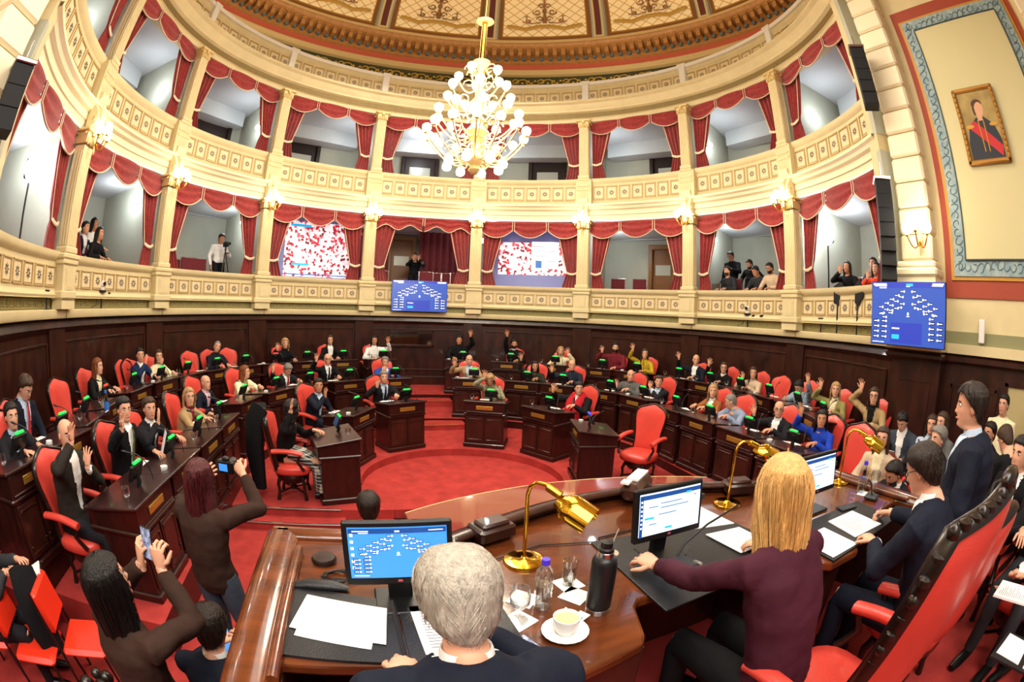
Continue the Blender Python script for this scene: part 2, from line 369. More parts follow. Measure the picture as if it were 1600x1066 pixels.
# columns
def make_column(z0, zb, zc, z1, lower):
    e = empty('gallery_column', (0, 0, 0)); w = .3 if lower else .26
    p = MB(); rh = 6.22
    if lower:
        p.box(0, 0, 2.77, .42, .22, .5, X=T(0, 0, 0)); p.box(0, 0, 3.06, .48, .28, .08, b=.02); p.box(0, 0, 3.14, .52, .3, .08, b=.02); p.box(0, 0, 2.6, .48, .26, .12, b=.02); p.box(0, 0, 2.48, .42, .22, .16)
        p.box(0, -.115, 2.82, .24, .01, .3); p.box(0, -.122, 2.82, .18, .01, .24)
    else:
        p.box(0, 0, 5.82, .44, .2, .76); p.box(0, 0, 6.2, .36, .26, .06, b=.015); p.box(0, 0, 6.02, .36, .25, .05, b=.01); p.box(0, 0, 5.9, .38, .26, .05, b=.01)
    p.build('pedestal', cream, e, 30)
    s = MB(); s.box(0, 0, (zb+zc)/2, w, .2, zc-zb)
    for i in range(5): s.tube([((i-2)*w*.18, -.1, zb+.12), ((i-2)*w*.18, -.1, zc-.08)], .014, 6)
    for sx in (-1, 1):
        for i in range(3): s.tube([(sx*w/2, (i-1)*.06, zb+.12), (sx*w/2, (i-1)*.06, zc-.08)], .012, 6)
    s.box(0, 0, zb+.05, w+.07, .26, .1, b=.02); s.build('shaft', cream, e, 30)
    c = MB(); c.box(0, 0, z1-.03, w+.16, .34, .06, b=.015); c.box(0, 0, z1-.14, w+.04, .24, .2)
    for sx in (-1, 1):
        for sy in (-1, 1):
            th = np.linspace(0, 4.6, 14); c.tube([(sx*(w/2+.02+.045*math.cos(t)*(1-t/7)), sy*.11-sy*.02, z1-.11+.05*math.sin(t)*(1-t/7)) for t in th], .014, 5)
    for i in range(5): c.ball(((i-2)*w*.2, -.13, z1-.2+.02*(i % 2)), (.028, .03, .07), 6)
    c.ball((0, -.15, z1-.08), (.05, .03, .05), 7)
    c.build('capital', gilt, e, 40)
    if lower:
        k = MB(); ys = np.array([(0, 5.08), (-.13, 5.1), (-.2, 5.18), (-.18, 5.3), (-.1, 5.42), (-.1, 5.5), (-.17, 5.56), (-.17, 5.64), (0, 5.66)])
        for sx in (-1, 1): pass
        k.grid([[(s_*.13, y, z) for s_ in (1, -1)] for y, z in ys])
        for sx in (-1, 1): k.add([(sx*.13, y, z) for y, z in ys], [tuple(range(len(ys)))])
        th = np.linspace(0, 5, 14)
        for sx in (-1, 1): k.tube([(sx*.135, -.12+.06*math.cos(t)*(1-t/8), 5.2+.06*math.sin(t)*(1-t/8)) for t in th], .016, 5)
        k.box(0, -.02, 5.36, .24, .1, .58); k.ball((0, -.22, 5.26), (.06, .04, .1), 8); k.ball((0, -.19, 5.42), (.045, .03, .06), 7)
        k.build('console_bracket', mat('pale gilt', '#ecd9a6', .45), e, 50)
    return e
cl = make_column(2.4, 3.18, 4.78, 5.05, True); tag(cl, None, 'column', 'lower gallery columns')
cu = make_column(5.5, 6.23, 7.82, 8.05, False); tag(cu, None, 'column', 'upper gallery columns')
for k, a in enumerate(CA):
    for src, nm in ((cl, 'fluted cream column of the lower gallery, %s from the left'), (cu, 'cream column of the upper gallery, %s from the left')):
        o = src if k == 0 else copy_tree(src)
        o.location = pol(6.24, a, 0); o.rotation_euler = (0, 0, -R(a)); o['label'] = nm % ORD[k]
# sconces on the lower columns
def make_sconce():
    e = empty('wall_sconce'); b = MB(); b.ball((0, -.03, 0), (.05, .03, .1), 8); b.tube([(0, -.03, -.1), (0, -.05, -.2), (0, -.04, -.24)], [.02, .015, .004], 6); b.build('backplate', gilt, e, 60)
    for i, (x, y, z) in enumerate(((-.17, -.17, .06), (0, -.24, .1), (.17, -.17, .06))):
        t = np.linspace(0, 1, 9); a = MB()
        a.tube([(x*u, -.05+(y+.05)*u, -.12*math.sin(u*PI)+z*u-.05) for u in t], .011, 6); a.lathe([(.015, -.02), (.035, .0), (.03, .01)], 8, X=T(x, y, z-.04)); a.build('arm', brass, e, 60)
        g = MB(); g.lathe([(.02, 0), (.06, .03), (.08, .08), (.07, .125), (.04, .145), (.06, .175)], 12, X=T(x, y, z-.03)); g.build('lamp_globe', globe, e, 60)
    return e
sc = make_sconce(); tag(sc, None, 'wall lamp', 'gilt sconces on the columns')
for k, a in enumerate(CA):
    o = sc if k == 0 else copy_tree(sc); o.location = pol(6.06, a, 4.88); o.rotation_euler = (0, 0, -R(a))
    o['label'] = 'gilt three-globe sconce on the %s column from the left' % ORD[k]
    light('POINT', pol(5.72, a, 5.0), 22, WARM, .12)
o = copy_tree(sc); o.location = (4.98, -4.07, 3.75); o.rotation_euler = (0, 0, -PI/2); o['label'] = 'gilt sconce on the rusticated pier beside the portrait wall'; light('POINT', (4.6, -4.07, 3.9), 20, WARM, .1)
# galleries: back walls, floors, ceilings, partitions
for z0, z1, nm in ((2.6, 5.05, 'lower'), (5.62, 8.2, 'upper')):
    mb = MB(); ring(mb, [(8.9, z0-.1), (8.9, z1+.3)], n=64); struct('wall_back_'+nm, mb, gwall)
    mb = MB(); ring(mb, [(6.4, z0), (8.95, z0)], n=64); struct('floor_gallery_'+nm, mb, carpet)
    mb = MB(); ring(mb, [(6.33, z1+.02), (8.95, z1-.1)], n=64); struct('ceiling_gallery_'+nm, mb, gwallc)
    for k, a in enumerate(CA):
        if nm == 'lower' and k in (3, 4): continue
        mb = MB(); mb.box(0, 1.45, (z0+z1)/2, .1, 2.6, z1-z0+.1, X=T(*pol(6.38, a, 0), rz=-R(a))); struct('wall_partition_'+nm+'_'+ORD[k], mb, gwall)
    for a in (-EDGE, EDGE):
        mb = MB(); mb.box(0, 1.4, (z0+z1)/2, .2, 2.8, z1-z0+.3, X=T(*pol(6.2, a, 0), rz=-R(a))); struct('wall_end_'+nm+('_left' if a < 0 else '_right'), mb, gwall)
    # slanted duct boxes where wall meets ceiling
    mb = MB()
    for k in range(9):
        if nm == 'upper': rbox(mb, 8.5, (k-4)*DA, z1-.28, 3.6, .5, .5)
        else: rbox(mb, 8.8, (k-4)*DA, z1-.06, 3.6, .2, .1)
    struct('trim_duct_'+nm, mb, gwallc)
gl = empty('gallery_lamp'); tag(gl, None, 'wall lamp', 'cold white globe lamps in the galleries')
g = MB(); g.ball((0, 0, 0), .075, 12); g.build('globe', globec, gl, 60); g = MB(); g.tube([(0, .07, 0), (0, .15, -.02), (0, .2, 0)], .014, 6); g.lathe([(.005, 0), (.05, 0), (.05, .02), (.005, .02)], 10, X=T(0, .2, 0, rx=PI/2)); g.build('bracket', giltd, gl, 60)
first = True
for lv, z in (('lower', 4.62), ('upper', 7.3)):
    for k in range(9):
        c = (k-4)*DA; sd = 1 if k < 4 else -1
        if k == 4: 
            if lv == 'upper': light('POINT', pol(7.6, c, z+.3), 45, COOL, .2)
            continue
        a = c+sd*(DA/2-1.3)
        o = gl if first else copy_tree(gl); first = False
        o.location = pol(7.35, a, z); o.rotation_euler = (0, 0, -R(a)-sd*PI/2); o['label'] = 'round white lamp in the %s gallery, %s bay from the left' % (lv, ORD[k])
        light('POINT', pol(7.45, c+sd*(DA/2-4.2), z), 27, COOL, .12)
# doors at the back of the galleries
dk = mat('black brown door', '#2a1a14', .4); dl = mat('honey door', '#8a5a2c', .4)
def gal_door(n, ang, z0, m, h=2.36, wd=1.15):
    mb = MB(); X = T(*pol(8.8, ang, z0), rz=-R(ang))
    for sx in (-1, 1): mb.box(sx*wd/2, 0, h/2, .14, .16, h, X=X, b=.02)
    mb.box(0, 0, h, wd+.16, .16, .16, X=X, b=.02); mb.box(0, .04, h/2, wd, .06, h, X=X)
    o = struct('door_%d' % n, mb, m)
    q = MB(); q.box(0, -.0, h*.66, wd*.62, .02, .32, X=X); q.build('pane', mat('door pane', '#c8ccbe', .2), o)
    q = MB(); 
    for zz in (.25, .75): q.box(0, -.005, zz, wd*.62, .03, .36, X=X, b=.01)
    q.build('door_panel', m, o)
for n, a, z0 in ((1, -48, 5.6), (2, -27, 5.6), (3, 0, 5.6), (4, 28.5, 5.6), (5, 55.5, 5.6)): gal_door(n, a, z0, dk)
gal_door(7, 54, 2.6, dl, 2.1, .8); gal_door(8, -2.6, 2.6, dl, 2.2, .8)
# curtains and valances
def curtain_mesh(zt, zb, ztie, side, spread, arc):
    """side -1 = hangs at the left column; wide on top, gathered at the tie"""
    P = []; n = 40
    for z in np.linspace(zt, zb, 22):
        u = (zt-z)/(zt-ztie) if z > ztie else 1-(ztie-z)/(ztie-zb)*.55
        wd = spread*(1-.52*min(1, max(0, u))**1.3)
        if z <= ztie: wd = spread*(.48+.2*(ztie-z)/(ztie-zb))
        row = []
        for j in range(n+1):
            t = j/n; x = t*wd; y = .035*math.sin(t*PI*9+z*.6)*(1-.4*(u > .9))
            row.append((side*-1*x, y, z))
        P.append(row)
    mb = MB(); P = np.array(P); mb.grid(P); Q = P.copy(); Q[:, :, 1] += .012; mb.grid(Q[:, ::-1]); return mb
def valance(wd, zt, drop, nsw=3, fancy=False):
    e = empty('curtain_valance'); mb = MB(); fr = MB()
    seg = wd/nsw
    for i in range(nsw):
        x0 = -wd/2+i*seg; cols = []; edge = []
        for t in np.linspace(0, 1, 13):
            s4 = 4*t*(1-t); dz = drop*(.55+.45*s4) if not fancy else drop*(.8+.2*math.cos(t*PI*4))
            cols.append([(x0+.03+t*(seg-.06), -.05*s4-.02*math.sin(v*PI*5), zt-v*dz) for v in np.linspace(0, 1, 12)])
            edge.append((x0+.03+t*(seg-.06), -.05*s4-.02, zt-dz))
        mb.grid(cols); fr.tube(edge, [(.012, .022)]*13, 6)
        if i: 
            for sx in (-.03, .03): fr.tube([(x0+sx, -.03, zt), (x0+sx, -.03, zt-drop*.6)], .008, 5)
            mb.box(x0, -.01, zt-drop*.28, .07, .02, drop*.56)
    mb.build('swag', red_v, e, 60); fr.build('fringe', fringe, e, 60); return e
def curtain(zt, zb, ztie, side, spread):
    e = empty('red_curtain'); curtain_mesh(zt, zb, ztie, side, spread, 0).build('drape', red_v, e, 60)
    q = MB(); t = np.linspace(0, 1, 8); q.tube([(-side*(u*spread*.5), -.05-.02*math.sin(u*PI), ztie-.05*math.sin(u*PI)) for u in t], [(.03, .014)]*8, 8); q.build('tieback', fringe, e, 60)
    q = MB(); q.tube([(-side*(spread*(.48+.52*(1-min(1, u))**1.0)), -.03, zt+(ztie-zt)*u) for u in np.linspace(0, 1, 10)], .01, 5); q.build('fringe', fringe, e, 60)
    return e
bw = 2*6.5*math.sin(R(DA/2))
PRO = {}
for lv, zt, zb, ztie, drop, spread in (('lower', 5.0, 3.18, 3.62, .46, .62), ('upper', 8.02, 6.2, 6.72, .44, .6)):
    v0 = valance(bw-.25, zt, drop); tag(v0, None, 'valance', lv+' gallery valances')
    cs = {sd: tag(curtain(zt-.02, zb, ztie, sd, spread), None, 'curtain', lv+' gallery red curtains') for sd in (-1, 1)}
    for k in range(9):
        c = (k-4)*DA
        if lv == 'lower' and k == 4:
            o = valance(bw-.25, zt, .38, 2, True); tag(o, 'scalloped red valance with double cream braid over the centre box', 'valance', lv+' gallery valances')
        else:
            o = v0 if k == 0 else copy_tree(v0); o['label'] = 'red swagged valance with cream fringe, %s gallery, %s bay from the left' % (lv, ORD[k])
        o.location = pol(6.24, c, 0); o.rotation_euler = (0, 0, -R(c)); 
        for sd in (-1, 1):
            q = cs[sd] if k == 0 else copy_tree(cs[sd]); a = c+sd*(DA/2-1.75)
            q.location = pol(6.42, a, 0); q.rotation_euler = (0, 0, -R(c)); q['label'] = 'red velvet curtain, %s gallery, %s side of the %s bay from the left' % (lv, 'left' if sd < 0 else 'right', ORD[k])
# backdrop curtain in the centre box
mb = MB(); P = [[(x, 8.3+.04*math.sin(x*30), z) for x in np.linspace(.12, 2.0, 70)] for z in (2.6, 5.0)]; mb.grid(P)
tag(mb.build('backdrop_curtain', redd_v, smooth=60), 'dark crimson backdrop curtain right of the door in the centre box', 'curtain')
mb = MB(); P = [[(x, 8.2+.04*math.sin(x*30), z) for x in np.linspace(-2.0, -.85, 50)] for z in (2.6, 5.0)]; mb.grid(P)
tag(mb.build('backdrop_curtain', redd_v, smooth=60), 'dark crimson backdrop curtain left of the door in the centre box', 'curtain')
# wall behind the top gallery, friezes, dome
mb = MB(); ring(mb, [(8.95, 8.8), (8.95, 11.0)], -180, 180, 128); struct('wall_drum', mb, cream)
mb = MB(); ring(mb, [(8.93, 10.8), (8.93, 11.28)], -180, 180, 128); struct('trim_black_frieze', mb, mat('frieze dark', '#3b3a1c', .6))
mb = MB()
for i in range(120):
    a = -180+i*3.0; X = T(*pol(8.9, a, 11.04), rz=-R(a)); th = np.linspace(0, 5.2, 14); s = 1 if i % 2 else -1
    mb.tube([(-.06+.14*math.cos(t)*(1-t/8)*-s, 0, s*.14*math.sin(t)*(1-t/8)) for t in th], .022, 4, X=X)
    mb.tube([(-.24, 0, -s*.12), (-.1, 0, -s*.03), (.08, 0, s*.1), (.24, 0, s*.12)], .02, 4, X=X); mb.ball((.17, 0, -s*.05), (.06, .02, .04), 5, X=X)
struct('trim_gold_scroll', mb, mat('frieze gold', '#cda53d', .45))
mb = MB(); ring(mb, [(8.93, 10.78), (8.88, 10.8), (8.93, 10.84)], -180, 180, 128); ring(mb, [(8.93, 11.28), (8.8, 11.32), (8.82, 11.4), (8.74, 11.46), (8.76, 11.52), (8.95, 11.56)], -180, 180, 128); struct('trim_cream_moulding', mb, creamd, 35)
mb = MB(); ring(mb, [(8.93, 11.54), (8.93, 11.9)], -180, 180, 128); struct('trim_red_band', mb, mat('painted coral band', '#b5533a', .6))
terr = mat('ochre painted cornice', '#a5713a', .5, var=.15, vscale=8)
mb = MB(); ring(mb, [(8.93, 11.86), (8.84, 11.9), (8.84, 11.96), (8.9, 12.0), (8.9, 12.3), (8.5, 12.42), (8.5, 12.5), (8.44, 12.56), (8.44, 12.62), (8.7, 12.7)], -180, 180, 128); struct('trim_dentil_cornice', mb, terr, 35)
mb = MB(); mc = mat('dentil gap', '#5d6a68', .6)
for i in range(168):
    a = -180+i*360/168; rbox(mb, 8.72, a, 12.22, .15, .34, .26, 0); rbox(mb, 8.84, a+.9, 12.08, .12, .1, .12, 1); rbox(mb, 8.56, a, 12.36, .17, .1, .06, 0)
struct('trim_dentils', mb, [terr, mc])
mb = MB(); ring(mb, [(8.7, 12.66), (8.5, 12.72), (8.55, 12.82), (8.62, 12.9), (8.74, 12.95)], -180, 180, 128); struct('trim_cream_cornice', mb, mat('pale ochre cornice', '#d9b67a', .5), 35)
def dome(t, off=0): return ((8.8-off)*math.cos(t)**.85, 12.95+(7.2-off)*math.sin(t))
def domegrid(mb, a0, a1, t0, t1, off, n=10, m=0, fn=None, uv=False):
    P = [[(dome(t, off)[0]*math.sin(R(a)), dome(t, off)[0]*math.cos(R(a)), dome(t, off)[1]) for a in np.linspace(a1, a0, n+1)] for t in np.linspace(t0, t1, 14)]
    mb.grid(P, m=m); return len(P)
mb = MB(); domegrid(mb, -180, 180, 0, 1.5, 0, 96); struct('ceiling_dome', mb, mat('dome grey ground', '#a39a7c', .6), 60)
# lattice: diagonal lines in the panel's own UV
lat = bpy.data.materials.new('dome lattice'); lat.use_nodes = True; nt = lat.node_tree; b = nt.nodes['Principled BSDF']; b.inputs['Roughness'].default_value = .6
uv = nt.nodes.new('ShaderNodeTexCoord'); sep = nt.nodes.new('ShaderNodeSeparateXYZ'); nt.links.new(uv.outputs['UV'], sep.inputs[0])
def mth(op, a, b_=None):
    n_ = nt.nodes.new('ShaderNodeMath'); n_.operation = op
    for i, v in enumerate((a, b_)):
        if v is None: continue
        if isinstance(v, (int, float)): n_.inputs[i].default_value = v
        else: nt.links.new(v, n_.inputs[i])
    return n_.outputs[0]
d1 = mth('ABSOLUTE', mth('SUBTRACT', mth('FRACT', mth('MULTIPLY', mth('ADD', sep.outputs[0], sep.outputs[1]), 2.1)), .5))
d2 = mth('ABSOLUTE', mth('SUBTRACT', mth('FRACT', mth('MULTIPLY', mth('SUBTRACT', sep.outputs[0], sep.outputs[1]), 2.1)), .5))
ln = mth('LESS_THAN', mth('MINIMUM', d1, d2), .06)
mx = nt.nodes.new('ShaderNodeMix'); mx.data_type = 'RGBA'; nt.links.new(ln, mx.inputs[0]); mx.inputs[6].default_value = lin('#f0d8a6'); mx.inputs[7].default_value = lin('#c79a55'); nt.links.new(mx.outputs[2], b.inputs['Base Color'])
pf = mat('dome brown frame', '#7a4a1e', .5); rf_ = mat('dome rib maroon', '#5a2620', .5); rg = mat('dome rib grey', '#9c977f', .5)
for k in range(13):
    c = (k-4)*DA if k <= 8 else (k-4)*DA
    if c > 190: break
    h = DA/2
    mb = MB(); domegrid(mb, c-h+2.0, c+h-2.0, .008, 1.1, .03, 12); struct('trim_dome_frame', mb, pf, 60)
    mb = MB(); domegrid(mb, c-h+2.9, c+h-2.9, .022, 1.1, .05, 12); struct('trim_dome_gold_edge', mb, giltd, 60)
    mb = MB(); domegrid(mb, c-h+3.2, c+h-3.2, .03, 1.1, .07, 12); o = struct('ceiling_dome_panel', mb, lat, 60)
    me = o.data; ul = me.uv_layers.new(name='UV'); co = np.empty(len(me.vertices)*3); me.vertices.foreach_get('co', co); co = co.reshape(-1, 3)
    li = np.empty(len(me.loops), dtype=np.int32); me.loops.foreach_get('vertex_index', li)
    ua = (np.degrees(np.arctan2(co[:, 0], co[:, 1]))-c)*.15; uvv = np.stack([ua, (co[:, 2]-13)*1.15], 1)[li]; ul.data.foreach_set('uv', uvv.reshape(-1).astype(np.float32))
    # ornament of scrolls, urn and swagged gold border at the panel's foot
    mb = MB()
    def dp(x, z):     # x metres across, z metres up
        t = -.01+z/7.2; r_, zz = dome(t, .12); a = R(c)+x/r_; return (r_*math.sin(a), r_*math.cos(a), zz)
    mb.tube([dp(x, .62+.14*abs(math.cos(x*2.1))) for x in np.linspace(-1.45, 1.45, 30)], [(.1, .03)]*30, 6)
    struct('trim_dome_gold_swag', mb, mat('swag gold', '#b08637', .5), 60)
    mb = MB()
    for sx in (-1, 1):
        for (x0, z0, r0, dr) in ((.18, 1.15, .13, 1), (.3, 1.5, .16, -1), (.12, 1.8, .12, 1), (.62, 1.05, .1, -1)):
            th = np.linspace(0, 6, 16); mb.tube([dp(sx*(x0+r0*math.cos(t*dr)*(1-t/9)), z0+r0*math.sin(t*dr)*(1-t/9)) for t in th], .028, 4)
        mb.tube([dp(sx*.7, 1.0), dp(sx*.7, 1.35)], .02, 4); mb.tube([dp(sx*.58, 1.27), dp(sx*.82, 1.27)], .015, 4); mb.tube([dp(sx*.15, .98), dp(sx*.5, .92), dp(sx*.85, 1.0)], .03, 4)
    mb.tube([dp(0, .95), dp(0, 1.4), dp(0, 2.1)], [.09, .05, .03], 6); mb.ball(dp(0, 1.55), .1, 6)
    struct('trim_dome_ornament', mb, mat('ornament olive', '#6b5526', .6, var=.5, vscale=6, col2='#a3643a'), 60)
for k in range(14):
    c = (k-4.5)*DA
    if c > 200: break
    mb = MB(); domegrid(mb, c-1.7, c+1.7, .0, 1.2, .1, 2, 0); domegrid(mb, c-1.3, c+1.3, .0, 1.2, .13, 2, 2); domegrid(mb, c-.75, c+.75, .01, 1.2, .16, 2, 1)
    struct('trim_dome_rib', mb, [rg, rf_, creamd])
# end piers and side walls of the presiding end
for sx in (-1, 1):
    nm = 'left' if sx < 0 else 'right'
    mb = MB(); z = 2.4; i = 0
    mb.box(sx*5.3, -3.97, 2.82, .72, .66, .84); mb.box(sx*5.3, -3.97, 3.3, .8, .74, .12, b=.03); mb.box(sx*5.3, -3.97, 3.4, .74, .68, .1, b=.03); mb.box(sx*5.3, -3.97, 2.62, .78, .72, .1, b=.03)
    z = 3.45
    while z < 9.2:
        mb.box(sx*5.3, -3.97, z+.19, .6, .56, .36, b=.035); z += .375
    struct('wall_pier_'+nm, mb, creaml, bevel=0)
    mb = MB(); mb.box(sx*5.38, -3.97, 1.05, .64, .84, 2.5); mb.box(sx*5.05, -3.97, 1.2, .02, .56, 1.3, b=.01); mb.box(sx*5.3, -3.97, 2.2, .84, .98, .1, b=.03); struct('wall_pedestal_'+nm, mb, wood)
    mb = MB(); mb.box(sx*5.28, -3.97, 2.335, .84, .96, .13, b=.01); struct('trim_pedestal_'+nm, mb, cream)
    mb = MB(); mb.box(sx*5.35, -7.3, 1.05, .1, 5.9, 2.45); struct('wall_side_wainscot_'+nm, mb, wood)
    mb = MB()
    for y0, y1 in ((-4.55, -5.35), (-6.3, -7.6)):
        for zz in (.75, 1.85): mb.box(sx*5.29, (y0+y1)/2, zz, .03, abs(y1-y0), .05)
        for yy in (y0, y1): mb.box(sx*5.29, yy, 1.3, .03, .05, 1.15)
    mb.box(sx*5.27, -7.3, 2.2, .1, 5.9, .12, b=.03); struct('trim_side_wainscot_'+nm, mb, wood)
    mb = MB(); mb.box(sx*5.26, -7.3, 2.335, .12, 5.9, .13); struct('trim_side_ledge_'+nm, mb, cream)
    mb = MB(); mb.box(sx*5.28, -7.3, 2.48, .06, 5.9, .16); struct('trim_side_band_'+nm, mb, greenk)
    mb = MB(); mb.box(sx*5.35, -7.3, 6.0, .1, 6.4, 6.9); struct('wall_side_'+nm, mb, cream)
    ya, yb, za, zb = -4.38, -6.9, 3.0, 7.55
    mb = MB(); mb.box(sx*5.29, (ya+yb)/2, (za+zb)/2, .03, ya-yb, zb-za); struct('trim_red_field_'+nm, mb, redwall)
    mb = MB(); mb.box(sx*5.27, (ya+yb)/2, (za+zb)/2, .03, ya-yb-.22, zb-za-.46); struct('trim_gold_field_'+nm, mb, mat('gold band', '#c58f38', .5))
    mb = MB(); mb.box(sx*5.25, (ya+yb)/2, (za+zb)/2, .03, ya-yb-.34, zb-za-.56); struct('trim_blue_field_'+nm, mb, mat('blue stencil', '#7f9aa0', .6, var=.3, vscale=9, col2='#a7b6b0'))
    q = MB(); 
    for s_ in range(34):
        for yy in (ya-.27, yb+.27):
            th = np.linspace(0, 4.5, 9); q.tube([(sx*5.23, yy+.08*math.cos(t+s_)*(1-t/7), za+.4+s_*.115+.05*math.sin(t+s_)) for t in th], .007, 3)
    for s_ in range(18):
        for zz in (za+.4, zb-.4):
            th = np.linspace(0, 4.5, 9); q.tube([(sx*5.23, ya-.3-s_*.113+.05*math.sin(t+s_), zz+.08*math.cos(t+s_)*(1-t/7)) for t in th], .007, 3)
    struct('trim_stencil_'+nm, q, mat('stencil line', '#4f6a76', .6))
    mb = MB(); mb.box(sx*5.235, (ya+yb)/2, (za+zb)/2, .035, ya-yb-.78, zb-za-1.0); struct('trim_cream_field_'+nm, mb, mat('cream field', '#d2c896', .6))
    q = MB(); 
    for yy, zz, a_, b_ in (((ya+yb)/2, za+.49, ya-yb-.76, .02), ((ya+yb)/2, zb-.49, ya-yb-.76, .02), (ya-.38, (za+zb)/2, .02, zb-za-1), (yb+.38, (za+zb)/2, .02, zb-za-1)): q.box(sx*5.22, yy, zz, .03, a_, b_)
    struct('trim_field_edge_'+nm, q, mat('dark teal line', '#32454a', .6))
    mb = MB(); z = 2.6
    while z < 9: mb.box(sx*5.2, -7.25, z+.19, .4, .5, .36, b=.03); z += .375
    struct('wall_rear_pier_'+nm, mb, creaml)
mb = MB(); mb.box(0, -3.9, 9.6, 10.8, .5, .9); mb.box(0, -3.85, 9.12, 10.9, .6, .12, b=.03); mb.box(0, -3.85, 9.3, 10.9, .7, .1, b=.03); struct('trim_proscenium_beam', mb, creaml)
for sx in (-1, 1):
    mb = MB(); mb.box(0, .1, 5.6, .3, .5, 6.2, X=T(*pol(6.35, sx*122.4, 0), rz=-R(sx*122.4))); struct('trim_end_post_'+('left' if sx < 0 else 'right'), mb, cream)
# opening in the right side wainscot
mb = MB(); mb.box(5.3, -5.78, 1.35, .04, .5, 1.2); struct('door_9', mb, mat('lit passage', '#b7a878', .7))
mb = MB(); mb.box(5.285, -5.52, 1.35, .06, .06, 1.26); mb.box(5.285, -5.78, 1.97, .06, .58, .06); struct('trim_door_9', mb, wood)
# wall mirror niche in the back wainscot
e = empty('wall_mirror', (0, 6.36, 0), 0, 'long framed mirror in the dark wainscot behind the centre aisle', 'mirror')
mb = MB(); mb.box(-.2, 0, 1.88, 1.28, .05, .06, b=.01); mb.box(-.2, 0, 1.47, 1.28, .05, .06, b=.01)
for sx in (-1, 1): mb.box(-.2+sx*.62, 0, 1.67, .06, .05, .46, b=.01)
mb.build('frame', wood, e); mb = MB(); mb.box(-.2, .01, 1.67, 1.2, .02, .36); mb.build('mirror_glass', mat('mirror', '#9fb0bd', .06, metal=1), e)
# ---------------------------------------------------------------- chairs, desks, desk things
def back_surface(w, z0, z1, y0, lean, wrap, bulge, crest=.05, ns=17, nt=16):
    F, B = [], []
    for t in np.linspace(0, 1, nt):
        rf, rb = [], []
        hw = w*float(np.interp(t, [0, .25, .5, .75, .88, .95, 1], [.84, .8, .86, .98, 1.0, .97, .88]))
        for s in np.linspace(-1, 1, ns):
            zt = z1+crest*(.9*math.exp(-(s/.42)**2)-.25)-.03*abs(s)**5
            z = z0+t*(zt-z0); x = hw*s; y = y0-lean*(z-z0)+wrap*s*s
            e = (1-abs(s)**6)*(1-abs(2*t-1)**8)
            rf.append((x, y+.015+bulge*e, z)); rb.append((x, y-.03-.02*e, z))
        F.append(rf); B.append(rb)
    return np.array(F), np.array(B)
def make_chair(w=.265, z1=1.12, mleather=leather, frame=woodblk, carved=False, name='leather_armchair'):
    e = empty(name)
    F, B = back_surface(w, .42, z1, -.22, .17, .07, .035)
    q = MB(); q.grid(F[:, ::-1]); q.grid(B); q.build('backrest', mleather, e, 70)
    rim = [tuple((F[i, 0]+B[i, 0])/2) for i in range(16)]+[tuple((F[-1, j]+B[-1, j])/2) for j in range(1, 16)]+[tuple((F[i, -1]+B[i, -1])/2) for i in range(15, -1, -1)]
    q = MB(); q.tube(rim, [(.034, .018)]*len(rim), 8, flat=(0, 1, 0))
    if carved:
        for i, p in enumerate(rim[8:-8]):
            q.ball((p[0]*1.03, p[1]-.005, p[2]+.008), (.016+.006*((i*7) % 3), .026, .013+.007*((i*5) % 3)), 7)
        q.ball((0, rim[24][1], z1+.06), (.08, .03, .035), 10)
    q.build('back_frame', frame, e, 60)
    q = MB(); P = [[(w*1.0*math.copysign(abs(math.cos(a))**.6, math.cos(a))*r, .02+.26*math.copysign(abs(math.sin(a))**.7, math.sin(a))*r, z) for a in np.arange(24)*2*PI/24] for r, z in ((.93, .36), (1, .38), (1.02, .43), (.97, .465), (.7, .485), (.2, .49))]
    q.grid(P, cv=True, cap=True); q.build('seat', mleather, e, 60)
    for sx in (-1, 1):
        a = MB(); t = np.linspace(0, 1, 9)
        a.tube([(sx*(w+.035-.01*u), -.2+.4*u, .69-.03*u+.02*math.sin(u*PI)) for u in t], [(.03, .042)]*9, 10, flat=(0, 0, 1)); ar = a.build('armrest', mleather, e, 60)
        a = MB(); a.tube([(sx*(w+.02), .17, .65), (sx*(w+.03), .13, .56), (sx*(w-.01), .2, .44)], [.02, .018, .022], 8); a.build('arm_support', frame, ar, 60)
    q = MB(); q.lathe([(.02, .2), (.17, .22), (.23, .3), (.24, .36), (.1, .37)], 20); q.lathe([(.05, .1), (.035, .16), (.06, .22)], 12)
    q.build('swivel_base', frame, e, 50)
    for i in range(4):
        a = i*PI/2+PI/4; q = MB(); c, s = math.cos(a), math.sin(a)
        q.tube([(c*.2, s*.2, .32), (c*.25, s*.25, .22), (c*.24, s*.24, .12), (c*.27, s*.27, .0)], [.03, .024, .018, .026], 8); q.tube([(0, 0, .12), (c*.24, s*.24, .1)], .015, 6); q.build('leg', frame, e, 60)
    return e
chair0 = make_chair(); tag(chair0, None, 'chair', 'red leather chairs of the chamber')
